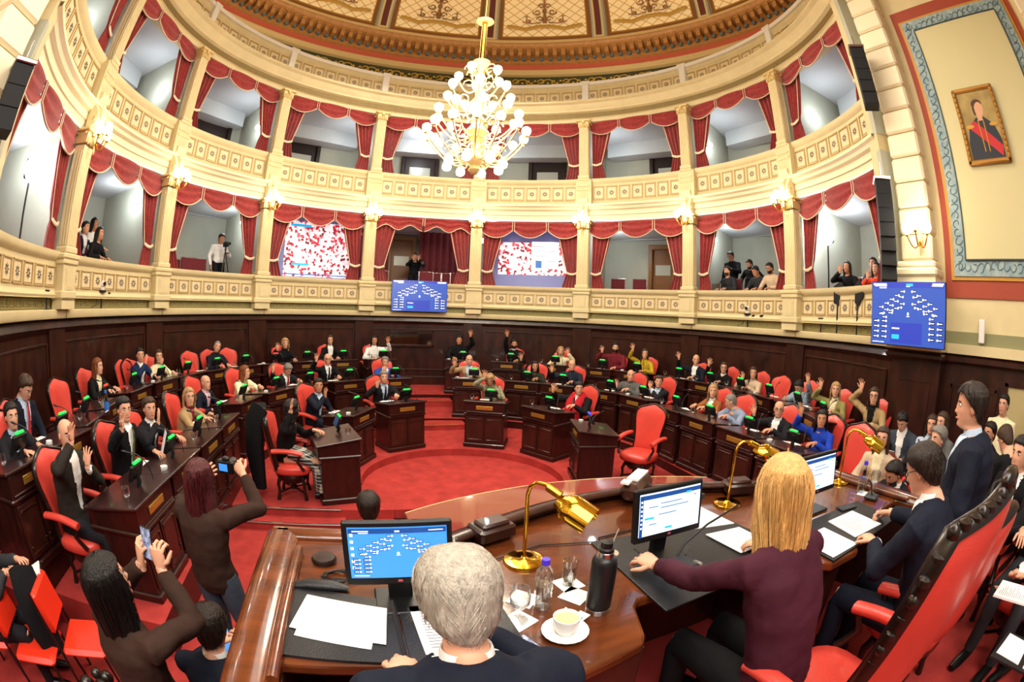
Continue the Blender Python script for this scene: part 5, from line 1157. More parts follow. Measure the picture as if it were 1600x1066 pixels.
def speaker(loc, rz, n, label, lean):
    e = empty('line_array_speaker', loc, rz, label, 'speaker')
    for i in range(n): q = MB(); q.box(0, 0, -.1-i*.2, .24, .26, .198, X=T(0, .008*i*i*lean, 0, rx=R(-1.5*i*lean)), b=.006); q.build('cabinet_module', blackm, e, 30)
    q = MB(); q.box(0, 0, .03, .28, .3, .05, b=.01); q.tube([(0, 0, .05), (0, 0, .3)], .01, 6); q.build('bracket', steel, e)
speaker((4.7, -3.6, 4.52), R(-60), 7, 'tall black line array speaker in front of the last right lower bay', 1.0); speaker((4.7, -3.68, 6.68), R(-60), 5, 'black line array speaker in the last right upper bay', .5); speaker((-4.85, -3.74, 4.42), R(60), 3, 'black line array speaker at the left edge of the picture', .4)
def ptz(ang, label):
    e = empty('ledge_camera', pol(6.31, ang, 2.4), -R(ang), label, 'camera', 'white remote cameras on the ledge'); q = MB(); q.tube([(0, 0, 0), (0, 0, .28)], .018, 8); q.lathe([(.001, .27), (.09, .27), (.09, .3), (.001, .3)], 14); q.build('post', black, e, 50)
    q = MB(); q.box(0, 0, .33, .1, .09, .06, b=.01); q.box(0, -.01, .41, .09, .12, .1, b=.02); q.build('housing', whitec, e, 40); q = MB(); q.tube([(0, -.06, .41), (0, -.09, .41)], .035, 12); q.build('lens', black, e, 40)
    q = MB(); q.tube([(.0, .02, .3), (-.1, .02, .2), (-.15, 0, .06), (-.3, 0, .02)], .006, 5); q.build('cable', black, e)
ptz(-84, 'white remote camera on the ledge, left side of the hall'); ptz(83.5, 'white remote camera on the ledge, right side of the hall')
for ang, lb, s_ in ((-100, 'small black stand on the ledge at far left', .25), (103, 'small brown stand on the ledge left of the antennas', .25)):
    q = MB(); q.tube([(0, 0, 0), (0, 0, s_)], .014, 6); q.box(0, 0, s_, .14, .04, .03, b=.006); q.lathe([(.05, 0), (.045, .01), (.001, .012)], 10); o = q.build('ledge_stand', black, smooth=40); o.location = pol(6.3, ang, 2.4); o.rotation_euler = (0, 0, -R(ang)); tag(o, lb, 'stand')
for ang, lb in ((107.5, 'black paddle antenna on the right ledge, the narrower left one'), (113, 'black paddle antenna on the right ledge, next to the voting board')):
    e = empty('paddle_antenna', pol(6.28, ang, 2.4), -R(ang)+(.5 if ang < 110 else -.1), lb, 'antenna', 'paddle antennas'); e.scale = (1.25,)*3; q = MB(); q.tube([(0, 0, 0), (0, 0, .4)], .012, 6); q.build('stand', black, e)
    q = MB(); q.add([(x, y, z) for y in (-.01, .01) for x, z in ((-.06, .42), (.04, .38), (.16, .5), (.16, .62), (.04, .72), (-.06, .66))], [(5, 4, 3, 2, 1, 0), (6, 7, 8, 9, 10, 11)]+[(i, (i+1) % 6, 6+(i+1) % 6, 6+i) for i in range(6)]); q.build('paddle', blackm, e); q = MB(); q.box(.03, -.013, .6, .1, .002, .025); q.build('white_label', whitec, e)
q = MB(); q.box(0, 0, 0, .1, .04, .3, b=.01); o = q.build('wall_device', whitec); o.location = (5.2, -5.03, 2.58); o.rotation_euler = (0, 0, PI/2); tag(o, 'small white device standing on the ledge at right', 'device')
# studio lights
for loc, lb in (((-6.72, -1.4, 2.6), 'bright studio light on a black stand in the leftmost bays'), ((6.76, -1.2, 2.6), 'bright studio light on a stand in the right lower bay')):
    e = empty('studio_light', loc, inward(loc[0], loc[1]), lb, 'studio light'); q = MB(); q.tube([(0, 0, 0), (0, 0, 1.6)], .018, 8)
    for i in range(3): a = i*2.1; q.tube([(0, 0, .6), (.4*math.cos(a), .4*math.sin(a), 0)], .012, 6)
    q.build('stand', black, e, 50); q = MB(); q.ball((0, .06, 1.72), (.2, .12, .2), 16); q.build('diffuser', mat('studio lamp', '#ffffff', .4, emit=30, ecol='#f4f7ff'), e, 60); q = MB(); q.box(0, -.02, 1.72, .3, .06, .3, b=.03); q.build('lamp_housing', black, e)
    light('POINT', (loc[0]*.95, loc[1]*.95, 4.3), 30, COOL, .2)
# portrait on the right wall
e = empty('framed_portrait', (5.19, -5.44, 5.3), -PI/2, 'gilt framed oil portrait of an officer with a red sash on the right wall', 'painting'); W, H = .78, 1.14
q = MB()
for sx in (-1, 1): q.box(sx*(W/2-.035), -.02, 0, .07, .06, H, b=.02); q.box(0, -.02, sx*(H/2-.035), W, .06, .07, b=.02)
for i in range(14):
    for sx in (-1, 1): q.ball((sx*(W/2-.035), -.052, -H/2+.06+i*.08), .02, 6)
q.build('frame', giltd, e, 40); q = MB(); q.box(0, 0, 0, W-.1, .03, H-.1); q.build('canvas', mat('canvas ochre', '#a58c50', .6, var=.3, vscale=4), e)
q = MB(); q.add([(x, -.018, z) for x, z in ((-.3, -.5), (.3, -.5), (.3, -.25), (.22, -.02), (.07, .1), (-.08, .1), (-.24, -.02), (-.3, -.25))], [tuple(range(8))][::1]); q.build('painted_coat', mat('painted dark coat', '#272a33', .6), e)
q = MB(); q.add([(x, -.02, z) for x, z in ((-.26, -.02), (-.12, .06), (.3, -.34), (.26, -.48))], [(0, 1, 2, 3)]); q.build('painted_sash', mat('painted sash', '#c3232b', .6), e)
q = MB(); q.ball((.02, -.019, .22), (.085, .003, .12), 14); q.box(.0, -.018, .1, .09, .002, .1); q.build('painted_face', mat('painted face', '#d6a27c', .6), e)
q = MB(); q.ball((.0, -.0185, .3), (.1, .002, .075), 12); q.ball((-.07, -.0185, .22), (.03, .002, .09), 8); q.build('painted_hair', mat('painted hair', '#4a2a18', .6), e)
q = MB()
for sx in (-1, 1): q.ball((sx*.22+.0, -.021, -.02), (.08, .003, .03), 8); q.tube([(sx*.05, -.021, .06), (sx*.04, -.021, -.4)], .01, 4)
q.build('painted_braid', mat('painted gold', '#c9983a', .6), e)
# chandelier
e = empty('chandelier', (0, 0, 0), 0, 'great gilt chandelier of many glowing globes hanging over the hall', 'chandelier')
q = MB(); q.lathe([(.001, 7.33), (.14, 7.3), (.15, 7.28), (.12, 7.26), (.06, 7.27), (.03, 7.24)], 24); q.build('ceiling_rose', gilt, e, 50)
q = MB(); q.tube([(0, 0, 6.35), (0, 0, 7.28)], .045, 12); q.tube([(0, 0, 7.28), (0, 0, 15.5)], .006, 6); q.build('rod', brass, e, 60)
q = MB(); q.lathe([(.001, 4.42), (.05, 4.44), (.09, 4.5), (.05, 4.56), (.14, 4.62), (.15, 4.68), (.08, 4.74), (.06, 4.95), (.12, 5.02), (.16, 5.12), (.09, 5.22), (.06, 5.4), (.11, 5.5), (.13, 5.62), (.06, 5.72), (.045, 5.9), (.09, 5.98), (.05, 6.08), (.04, 6.25), (.1, 6.33), (.14, 6.4), (.03, 6.44)], 20); q.build('body', gilt, e, 50)
def arm(r, a, z0, z1, down=False):
    c, s = math.cos(a), math.sin(a); t = np.linspace(0, 1, 14); q = MB()
    q.tube([(c*r*u, s*r*u, z0+(z1-z0)*u**2-.16*math.sin(u*PI)*(1 if not down else -1)) for u in t], .013, 6)
    th = np.linspace(0, 5.5, 16); q.tube([(c*(r*.5+.09*math.cos(x)*(1-x/8)), s*(r*.5+.09*math.cos(x)*(1-x/8)), (z0+z1)/2-.02+.09*math.sin(x)*(1-x/8)) for x in th], .009, 5)
    X = T(c*r, s*r, z1, s=1.15); q.lathe([(.012, -.02), (.034, 0), (.028, .012)] if not down else [(.012, .02), (.034, 0), (.028, -.012)], 8, X=X); o = q.build('arm', gilt, e, 60)
    g = MB(); k = -1 if down else 1; g.lathe([(.02, 0), (.046, k*.03), (.062, k*.07), (.055, k*.11), (.03, k*.13), (.001, k*.135)], 12, X=X); g.build('lamp_globe', globe, o, 60)
for n, r_, z0, z1, ph, dn in ((5, .34, 5.95, 6.05, .3, False), (7, .5, 5.55, 5.72, 0, False), (10, .62, 5.1, 5.32, .2, False), (14, .74, 4.72, 5.02, 0, False), (8, .42, 4.7, 4.66, .3, True)):
    for i in range(n): arm(r_, ph+i*2*PI/n, z0, z1, dn)
for i in range(8):
    a = i*PI/4; c, s = math.cos(a), math.sin(a); th = np.linspace(0, 5.4, 18); q = MB(); q.tube([(c*(.12+.1*math.cos(x)*(1-x/9)+.04), s*(.12+.1*math.cos(x)*(1-x/9)+.04), 6.22+.12*math.sin(x)*(1-x/9)) for x in th], .011, 5); q.build('scroll', gilt, e, 60)
# gallery chairs
gc = empty('gallery_chair'); tag(gc, None, 'chair', 'dark red gallery chairs'); q = MB(); q.box(0, 0, .45, .44, .42, .05, b=.02); q.build('seat', mat('dull crimson', '#6b1f28', .8), gc); q = MB(); q.box(0, -.22, .78, .4, .04, .34, b=.02); q.build('backrest', mat('dull crimson', '#6b1f28', .8), gc)
q = MB(); q.tube([(-.21, -.24, 0), (-.21, -.24, .96), (.21, -.24, .96), (.21, -.24, 0)], .013, 6); q.tube([(-.2, .18, 0), (-.2, .18, .43)], .012, 6); q.tube([(.2, .18, 0), (.2, .18, .43)], .012, 6); q.build('chair_frame', steel, gc, 60)
for i, (ang, rr, lb) in enumerate(((-55.5, 7.0, 'gallery chair by the camera operator in white, nearest the left'), (-52.5, 7.0, 'gallery chair left of the camera operator in white'), (-54, 7.6, 'gallery chair of the second line behind the white shirt, left'), (-51, 7.6, 'gallery chair of the second line, behind the white shirt'), (-8.5, 7.0, 'gallery chair in the centre box left of the door'), (4, 7.1, 'gallery chair of the centre box, first right of the blue board'), (7.5, 7.1, 'gallery chair of the centre box, second right of the blue board'), (2, 6.85, 'gallery chair directly above the blue board'), (9.5, 6.85, 'gallery chair beside the right drape of the centre box'), (47, 7.2, 'gallery chair left one in the bay with the honey door'), (52, 7.2, 'gallery chair right one in the bay with the honey door'))):
    o = gc if i == 0 else copy_tree(gc); o.location = pol(rr, ang, 2.62); o.rotation_euler = (0, 0, -R(ang)+PI); o['label'] = lb
# ---------------------------------------------------------------- who sits where: row, head position, floor height, raised hand, pose, hair, dress, description
SEATED = [
  ('T3', -5.05, -3.24, 1.5, 0.38, None, 'desk', 'short', 'dark', 'suit', 'charcoal', 'paleblue', None, 'person in dark suit cut off at the left edge of the wall row'),
  ('T3', -5.05, -2.83, 1.76, 0.38, None, 'lap', 'short', 'brown', 'suit', 'navy', 'paleblue', 'red', 'person with brown hair, navy suit and red tie looking down at the far left'),
  ('T3', -5.71, -0.27, 1.56, 0.38, None, 'desk', 'long', 'auburn', 'suit', 'black', 'cream', None, 'person with long auburn hair in black blazer at left wall row'),
  ('T3', -5.61, 1.12, 1.6, 0.38, (-5.41, 1.0, 1.56), 'desk', 'short', 'black', 'suit', 'navyblue', 'white', None, 'person in blue suit holding open hand before the face at left wall row'),
  ('T3', -5.47, 1.67, 1.53, 0.38, (-5.3, 1.46, 1.46), 'desk', 'long', 'brown', 'sweater', 'cream', 'cream', None, 'person with long brown hair and cream top, hand at chin'),
  ('T3', -4.75, 3.19, 1.6, 0.38, None, 'desk', 'crop', 'grey', 'suit', 'navy', 'black', None, 'person with cropped grey hair leaning sideways in navy jacket over black top'),
  ('T3', -3.41, 4.59, 1.59, 0.38, (-3.53, 4.22, 1.57), 'desk', 'curly', 'blonde', 'sweater', 'black', 'black', None, 'person with curly blonde hair and black top raising one hand by the wall'),
  ('T3', -2.35, 5.21, 1.65, 0.38, None, 'desk', 'long', 'brown', 'suit', 'black', 'white', None, 'person with brown hair in dark blazer over white blouse by the wall'),
  ('T3', -1.22, 5.59, 1.64, 0.38, (-0.88, 5.43, 1.69), 'desk', 'long', 'black', 'sweater', 'white', 'white', None, 'person in white blouse and brown vest raising a hand left of the wall mirror'),
  ('T3', 1.02, 5.63, 1.69, 0.38, (1.26, 5.35, 1.91), 'desk', 'short', 'black', 'sweater', 'black', 'black', None, 'person in black printed sweater with arm high, right of the wall mirror'),
  ('T3', 2.41, 5.19, 1.64, 0.38, (2.17, 5.05, 1.95), 'desk', 'short', 'black', 'sweater', 'black', 'white', None, 'bearded person in black sweater, arm high above the back row'),
  ('T3', 3.47, 4.55, 1.52, 0.38, (3.52, 4.22, 1.58), 'desk', 'bob', 'blonde', 'sweater', 'cream', 'cream', None, 'person with blonde bob and cream top raising a hand by the wall'),
  ('T3', 4.5, 3.53, 1.72, 0.38, (4.17, 3.59, 1.69), 'desk', 'short', 'black', 'sweater', 'maroon', 'maroon', None, 'bearded person in maroon sweater raising a hand by the wall'),
  ('T3', 4.95, 2.87, 1.62, 0.38, (4.65, 2.94, 1.8), 'desk', 'long', 'brown', 'sweater', 'yellow', 'yellow', None, 'person in yellow patterned blouse raising an arm by the wall'),
  ('T3', 5.5, 1.58, 1.6, 0.38, (5.19, 1.82, 1.7), 'desk', 'bald', 'brown', 'suit', 'navy', 'white', None, 'bald person in navy suit and waistcoat raising a hand by the wall'),
  ('T3', 5.66, 0.81, 1.51, 0.38, (5.41, 1.01, 1.63), 'desk', 'bob', 'brown', 'sweater', 'black', 'white', None, 'person with short brown hair and glasses, black sweater over white collar'),
  ('T3', 5.72, -0.03, 1.5, 0.38, (5.5, 0.04, 1.46), 'desk', 'long', 'brown', 'sweater', 'beige', 'beige', None, 'person with very long brown hair and beige blouse, palm raised'),
  ('T3', 5.53, -1.46, 1.46, 0.38, (5.19, -1.83, 1.66), 'desk', 'short', 'black', 'sweater', 'denim', 'white', None, 'person in pale denim jacket with head bowed and hand raised'),
  ('T3', 5.17, -2.45, 1.53, 0.38, (5.03, -2.23, 1.63), 'desk', 'long', 'blonde', 'suit', 'olive', 'cream', None, 'person with long straight blonde hair in olive jacket, hand raised'),
  ('T3', 4.95, -3.4, 1.59, 0.38, (4.73, -3.19, 1.74), 'desk', 'long', 'brown', 'suit', 'khaki', 'black', None, 'person with glasses and khaki coat raising a hand, last of the right wall row'),
  ('A3', 4.95, -3.95, 1.61, 0.15, None, 'read', 'short', 'black', 'suit', 'slate', 'white', None, 'person in slate blazer reading papers, seated by the right wall'),
  ('A3', 4.9, -4.41, 1.56, 0.15, None, 'lap', 'long', 'brown', 'sweater', 'paleblue', 'paleblue', None, 'person in light blue shirt seated by the right wall'),
  ('T2', -3.95, -3.31, 1.45, 0.15, (-3.73, -3.45, 1.48), 'chin', 'thin', 'grey', 'suit', 'brownblack', 'white', None, 'balding person in dark brown suit lifting both hands, front end of left middle row'),
  ('T2', -3.9, -2.28, 1.45, 0.15, (-3.68, -2.7, 1.46), 'desk', 'short', 'black', 'suit', 'black', 'white', 'green', 'person in black suit raising a hand and holding white paper in the left middle row'),
  ('T2', -3.9, -1.68, 1.34, 0.15, (-3.68, -1.88, 1.32), 'desk', 'short', 'brown', 'suit', 'charcoal', 'white', 'navy', 'person in charcoal suit resting chin in hand in the left middle row'),
  ('T2', -3.85, -0.52, 1.26, 0.15, None, 'desk', 'bob', 'blonde', 'suit', 'khaki', 'maroon', None, 'person with dark blonde bob and camel blazer in the left middle row'),
  ('T2', -4.15, 0.92, 1.19, 0.15, None, 'lap', 'bald', 'brown', 'suit', 'navy', 'pink', 'pink', 'bald person in navy suit and pink shirt turned sideways in the left middle row'),
  ('T2', -3.74, 2.02, 1.25, 0.15, None, 'desk', 'long', 'auburn', 'suit', 'cream', 'olive', None, 'person with auburn hair and cream jacket in the left middle row'),
  ('T2', -3.08, 2.93, 1.23, 0.15, (-3.24, 2.39, 1.32), 'desk', 'short', 'grey', 'suit', 'charcoal', 'white', 'red', 'grey haired person in dark suit with red tie, head bowed and hand up'),
  ('T2', -2.26, 3.6, 1.35, 0.15, (-2.46, 3.19, 1.45), 'desk', 'bald', 'grey', 'suit', 'black', 'white', 'black', 'bald person with glasses, dark suit and black tie raising a hand'),
  ('T2', -0.98, 4.14, 1.25, 0.15, None, 'chin', 'short', 'grey', 'suit', 'blue', 'white', 'navy', 'grey haired person in bright blue suit behind the left centre desk'),
  ('T2', 0.98, 4.14, 1.32, 0.15, (0.61, 3.98, 1.3), 'desk', 'thin', 'grey', 'suit', 'tan', 'paleblue', None, 'elderly person in tan jacket and blue shirt raising a hand by the aisle'),
  ('T2', 2.38, 3.52, 1.25, 0.15, (2.03, 3.48, 1.5), 'desk', 'long', 'black', 'sweater', 'darkolive', 'darkolive', None, 'person with dark hair and dark green top raising an arm in the middle row'),
  ('T2', 3.05, 2.96, 1.34, 0.15, (2.62, 3.06, 1.29), 'desk', 'bald', 'grey', 'sweater', 'darknavy', 'darknavy', None, 'bald person in dark navy shirt raising an open palm'),
  ('T2', 3.86, 1.77, 1.26, 0.15, (3.59, 1.84, 1.11), 'desk', 'bald', 'brown', 'sweater', 'grey', 'grey', None, 'bald heavy person in grey sweater, palm half raised'),
  ('T2', 4.11, 1.1, 1.22, 0.15, (3.89, 1.04, 1.18), 'desk', 'short', 'brown', 'suit', 'charcoal', 'paleblue', None, 'person in charcoal suit with fist at the chin in the right middle row'),
  ('T2', 4.23, -0.4, 1.26, 0.15, None, 'desk', 'long', 'blonde', 'suit', 'rust', 'white', None, 'person with blonde hair in rust brown blazer in the right middle row'),
  ('T2', 4.1, -1.09, 1.16, 0.15, None, 'desk', 'crop', 'grey', 'sweater', 'bluegrey', 'bluegrey', None, 'person with cropped grey hair and blue grey shirt leaning toward a neighbour'),
  ('T2', 4.05, -2.11, 1.26, 0.15, (3.83, -1.81, 1.24), 'desk', 'bald', 'brown', 'suit', 'charcoal', 'white', None, 'bald person with glasses, dark blazer and open white shirt, palm raised'),
  ('T2', 4.0, -2.96, 1.28, 0.15, (3.78, -2.74, 1.41), 'desk', 'long', 'black', 'sweater', 'royalblue', 'royalblue', None, 'person with long black hair and royal blue top raising an arm'),
  ('F1', 3.3, -4.29, 1.38, -0.2, None, 'lap', 'long', 'brown', 'suit', 'beige', 'cream', None, 'person with wavy brown hair and pale jacket seated right of the brass lamp'),
  ('T1', -2.35, -0.57, 1.16, 0, (-2.13, -1.88, 1.5), 'desk', 'curly', 'black', 'sweater', 'black', 'black', None, 'person with plaid skirt and black top raising a hand, coat over the chair'),
  ('T1', -2.21, 1.36, 1.15, 0, (-2.08, 1.15, 1.09), 'lap', 'short', 'black', 'suit', 'navy', 'paleblue', None, 'person in navy suit with fingers on cheek in the front row left'),
  ('T1', -1.06, 2.37, 1.16, 0, (-1.19, 2.06, 1.12), 'desk', 'short', 'grey', 'suit', 'charcoal', 'paleblue', 'navy', 'person in grey suit with raised hand behind front row desk left of aisle'),
  ('T1', 1.03, 2.39, 1.16, 0, (0.87, 2.21, 1.27), 'desk', 'bob', 'blonde', 'sweater', 'floral', 'floral', None, 'person with wavy hair and floral blouse, head bowed, arm raised, right of aisle'),
  ('T1', 2.34, 1.14, 1.13, 0, (1.95, 1.37, 1.13), 'desk', 'short', 'black', 'suit', 'black', 'white', 'black', 'person wearing wide red scarf over black suit in the front row right'),
]

PRES = (0, -5.1, 1.9)
FEM = ('blouse', 'long', 'bob')
for i, (row, x, y, z, fz, hnd, pose, hs, hc, tk, tc, sc_, tie, lab) in enumerate(SEATED):
    hh = min(1.33, max(1.06, z-fz)); rz = inward(x, y); kw = {}
    if row == 'F1': fz = .15; hh = 1.23
    if row == 'A3': rz = PI/2; hh = 1.25; x = 4.6; y -= .1
    if abs(math.degrees(math.atan2(x, y))) < 60: rz = math.atan2(x, -y)*1.0
    else:
        a = math.atan2(x, y); a = max(-PI/2, min(PI/2, a)); rz = math.atan2(math.sin(a), -math.cos(a)) if abs(a) < PI/2 else (PI/2 if x > 0 else -PI/2)
    look = PRES; pitch = 0; x = max(-4.85, x) if y < -3 else x; x = min(4.78, x) if y < -3 and row == 'T3' else x
    if 'bowed' in lab or 'looking down' in lab or 'papers' in lab: pitch = 32; look = None
    if 'leaning sideways' in lab: kw['roll'] = -14; look = (x+1, y-1.5, 1.2)
    if 'leaning toward' in lab: kw['lean'] = .1; pitch = 20; look = (x-.6, y+.6, 1)
    if 'auburn' in lab or 'head up' in lab: look = (6, 1, 1)
    if 'turned sideways' in lab: look = (x+1, y-.4, 1)
    if 'plaid' in lab: kw['skirt'] = True; hnd = (-2.3, -.93, 1.3); look = (-.5, 1, 1)
    if 'fingers on cheek' in lab: pose = 'lap'
    if 'red scarf' in lab: kw['scarf'] = True
    if 'glasses' in lab: kw['glasses'] = True
    if 'beard' in lab: kw['beard'] = True
    if 'heavy' in lab or 'maroon sweater' in lab or 'red scarf' in lab or 'printed' in lab: kw['fat'] = 1.15
    hand2 = None
    if 'lifting both' in lab: hand2 = (x+.16, y+.07, z-.17, (-.35, .0, 1), (-1, 0, 0)); hnd = (hnd[0], hnd[1]-.05, hnd[2]+.06)
    if pose == 'read':
        q = MB(); q.box(0, 0, 0, .21, .28, .004, X=T(0, .34, .84, rx=R(35))); o = q.build('held_papers', paper); o.location = (x, y, fz); o.rotation_euler = (0, 0, rz); tag(o, 'white papers held by the person in slate blazer', 'papers')
    if hnd and len(hnd) == 3 and abs(hnd[2]-z) < .14 and pose == 'desk' and 'rais' not in lab and 'palm' not in lab and 'hand up' not in lab: hnd = (*hnd, (-.2, .15, 1), (.3, -1, 0))
    fem = hs in ('long', 'bob', 'curly')
    person(lab, x, y, fz, rz, hh, style=hs, hair=hc, top='suit' if tk == 'suit' else 'sweater', tc=tc, shirt=sc_, tie=tie, pose=pose, hand=hnd, hand2=hand2, look=look, pitch=pitch, female=fem, legs='charcoal' if tc not in ('navy', 'black') else tc, **kw)
    if row in ('T1', 'T2', 'T3'):
        f2 = (math.sin(-rz)*-.0-math.sin(rz), math.cos(rz)); short = lab.replace('person in ', '').replace('person with ', '').split(',')[0]
        put_chair(x+math.sin(rz)*.06, y-math.cos(rz)*.06, fz, rz, 'red leather chair under the person: %s' % ' '.join(short.split()[:8]))
    else: plain = plain_chair(x, y-.0, fz, rz, 'padded chair under the person: %s' % ' '.join(lab.split()[1:8]))
P = person
# the presiding table
P('person with white hair and dark suit seen from behind at the presiding desk', -1.17, -5.46, FP, 0, 1.2, near=True, style='vol', hair='white', tc='navy', shirt='white', pose='desk', hand=(-1.3, -5.24, 1.42, (.5, .8, -.1), (0, 0, -1)), pitch=22, fat=1.12, lean=.06, legs='navy', curl=.4)
P('person with long straight blonde hair and wine jacket at the centre of the presiding desk', -.08, -5.38, FP, 0, 1.28, near=True, style='long', hair='gold', tc='wine', shirt='wine', top='jacket', hand=(-.29, -4.84, 1.42, (-.25, .95, .1), (.3, 0, -1)), hand2=(.28, -5.0, 1.42, (-.3, .9, 0), (0, 0, -1)), look=(.6, -3, 1.4), female=True, fat=1.02, pitch=6, lean=.1, legs='black', curl=.45)
P('person with glasses and navy suit writing at the right of the presiding desk', .83, -5.68, FP, R(-4), 1.26, near=True, style='short', hair='dark', tc='navy', shirt='white', hand=(1.2, -5.28, 1.43, (-.2, .9, -.2), (-.3, 0, -1)), hand2=(.86, -5.38, 1.42, (.4, .85, 0), (0, 0, -1)), pitch=28, glasses=True, legs='navy', lean=.05, curl=.6)
q = MB(); q.tube([(1.19, -5.25, 1.38), (1.16, -5.33, 1.52)], .005, 6); tag(q.build('pen', steel), 'pen in the hand of the person with glasses', 'pen')
P('person in dark navy suit standing at the right behind the one with glasses', 1.32, -5.75, FP, R(12), 1.5, stand=True, near=True, style='short', hair='dark', tc='navy', shirt='paleblue', fat=1.2, legs='navy', pitch=6, look=(.5, -3, 2.0))
# lower left group
P('person with wine red hair and brown jacket standing, photographing the hall', -2.45, -3.72, -.2, R(-14), 1.6, stand=True, near=True, style='long', hair='wine', tc='brownjacket', top='jacket', shirt='black', legs='slate', female=True, fat=1.05, hand=(-2.27, -3.42, 1.4, (-.6, .3, .5), (-.4, 1, 0)), hand2=(-2.5, -3.38, 1.33, (.6, .2, .4), (0, 1, 0)), curl=.5, lean=.02)
e = empty('photo_camera', (-2.36, -3.4, 1.38), R(-14), 'black camera held up by the person with wine red hair', 'camera'); q = MB(); q.box(0, 0, 0, .14, .06, .095, b=.012); q.box(0, 0, .055, .05, .05, .03, b=.01); q.build('camera_body', black, e, 40); q = MB(); q.tube([(0, .03, 0), (0, .11, 0)], .036, 14); q.build('lens', black, e, 40); q = MB(); q.box(-.01, -.032, 0, .07, .002, .05); q.build('rear_screen', scr_bl, e)
P('person with long black hair and brown top lifting a phone', -2.42, -5.0, -.2, R(-24), 1.64, stand=True, near=True, style='long', hair='black', tc='brownjacket', top='sweater', shirt=None, legs='black', female=True, hand=(-2.3, -4.74, 1.46, (-.1, .1, 1), (-.2, .9, .1)), hand2=(-2.42, -4.7, 1.44, (.1, .1, 1), (.3, .9, .1)), pitch=-8, curl=.5, sk=skin_t)
phone(-2.36, -4.7, 1.47, R(-20), 'phone with a lit picture held up by the person with black hair', mat('phone picture', '#39406a'), rx=R(80))
P('person with short dark hair seen from behind at the bottom left', -2.2, -4.66, -.2, R(-5), 1.2, near=True, style='short', hair='dark', tc='navy', shirt='white', hand=(-2.06, -4.62, .93, (-.1, .1, 1), (-1, 0, 0)), pitch=18, legs='navy', curl=.5)
q = MB(); q.box(0, 0, 0, .2, .28, .008, b=.003); o = q.build('tablet', scr_bl); o.location = (-2.38, -4.3, .52); o.rotation_euler = (R(25), 0, R(20)); tag(o, 'glowing blue tablet on the lap of the dark haired person at bottom left', 'tablet')
P('person in dark grey clothes writing in a notebook at the left edge', -4.4, -4.62, -.2, R(-60), 1.2, style='short', hair='dark', tc='darkgrey', top='sweater', shirt=None, hand=(-4.05, -4.25, .78, (.5, .6, .2), (0, 0, -1)), hand2=(-4.12, -4.4, .72, (.5, .6, .1), (0, 0, 1)), pitch=20, curl=.5)
q = MB(); q.box(0, 0, 0, .18, .24, .012); o = q.build('notebook', paper); o.location = (-4.0, -4.25, .68); o.rotation_euler = (R(20), 0, R(-50)); tag(o, 'open white notebook held at the left edge', 'notebook')
P('person with dark cropped hair seated just beyond the left monitor', -1.38, -3.1, -.2, R(0), 1.18, style='short', hair='dark', tc='darkgrey', shirt='white')
# lower right group
P('bearded person with curly dark hair looking down behind the right end of the desk', 2.9, -4.72, .15, R(70), 1.06, style='short', hair='black', tc='charcoal', shirt='white', pitch=28, beard=True)
P('person with curly greying hair between the glasses wearer and the standing suit', 3.3, -5.0, .15, R(60), 1.35, style='vol', hair='grey', tc='charcoal', shirt='white')
P('bearded person in profile with dark hair at the right', 4.15, -5.5, .15, R(60), 1.36, style='short', hair='black', tc='charcoal', shirt='black', beard=True)
P('person with brown hair and dark jacket bending the head down at right', 3.25, -5.88, .15, R(-40), 1.52, stand=True, style='short', hair='brown', tc='black', shirt='beige', pitch=40)
P('person in black suit at the right edge with fingers raised to the chin', 2.2, -6.1, FP, R(60), 1.14, style='short', hair='black', tc='black', shirt='white', hand=(2.05, -6.0, 1.5, (0, .1, 1), (0, -1, 0)))
P('person in cream top by the lit doorway at the right edge', 4.9, -5.55, .15, R(75), 1.6, stand=True, style='short', hair='black', tc='cream', top='sweater', shirt=None)
P('person with long ash brown hair at the right edge behind the beard', 4.75, -5.15, .15, R(70), 1.38, style='long', hair='brown', tc='charcoal', shirt='white', female=True)
P('person with light brown hair half hidden behind the standing suit', 4.3, -4.75, .15, R(70), 1.35, style='long', hair='brown', tc='grey', top='sweater', shirt=None, female=True)
P('person in dark suit seated at the lower right, knees toward the desk', 1.75, -6.5, FP, R(75), 1.12, near=False, style='short', hair='dark', tc='black', shirt='white', hand=(1.36, -6.42, 1.28, (-.6, .2, .2), (0, 0, 1)), legs='darkgrey', pitch=20)
P('person in dark suit with a pen, cut off by the right edge', 1.7, -6.95, FP, R(60), 1.12, style='short', hair='dark', tc='black', shirt='white', legs='black', hand=(1.42, -6.66, 1.28, (-.6, .4, .1), (0, 0, -1)))
flat('typed_page', 'stack of printed pages in the hand at the lower right', 'papers', [(1.08, -6.28), (1.28, -6.3), (1.3, -6.52), (1.1, -6.52)], 1.26, .012, paper, text=14)
fo = flat('document_binder', 'dark binder with white pages at the bottom right corner', 'binder', [(.82, -6.45), (1.1, -6.5), (1.05, -6.95), (.78, -6.9)], 1.1, .012, leatherb); flat('binder_page', None, None, [(.86, -6.48), (1.07, -6.52), (1.04, -6.68), (.83, -6.66)], 1.114, .004, paper, parent=fo); flat('binder_page', None, None, [(.82, -6.7), (1.03, -6.72), (1.01, -6.92), (.8, -6.88)], 1.114, .004, paper, text=9, parent=fo)
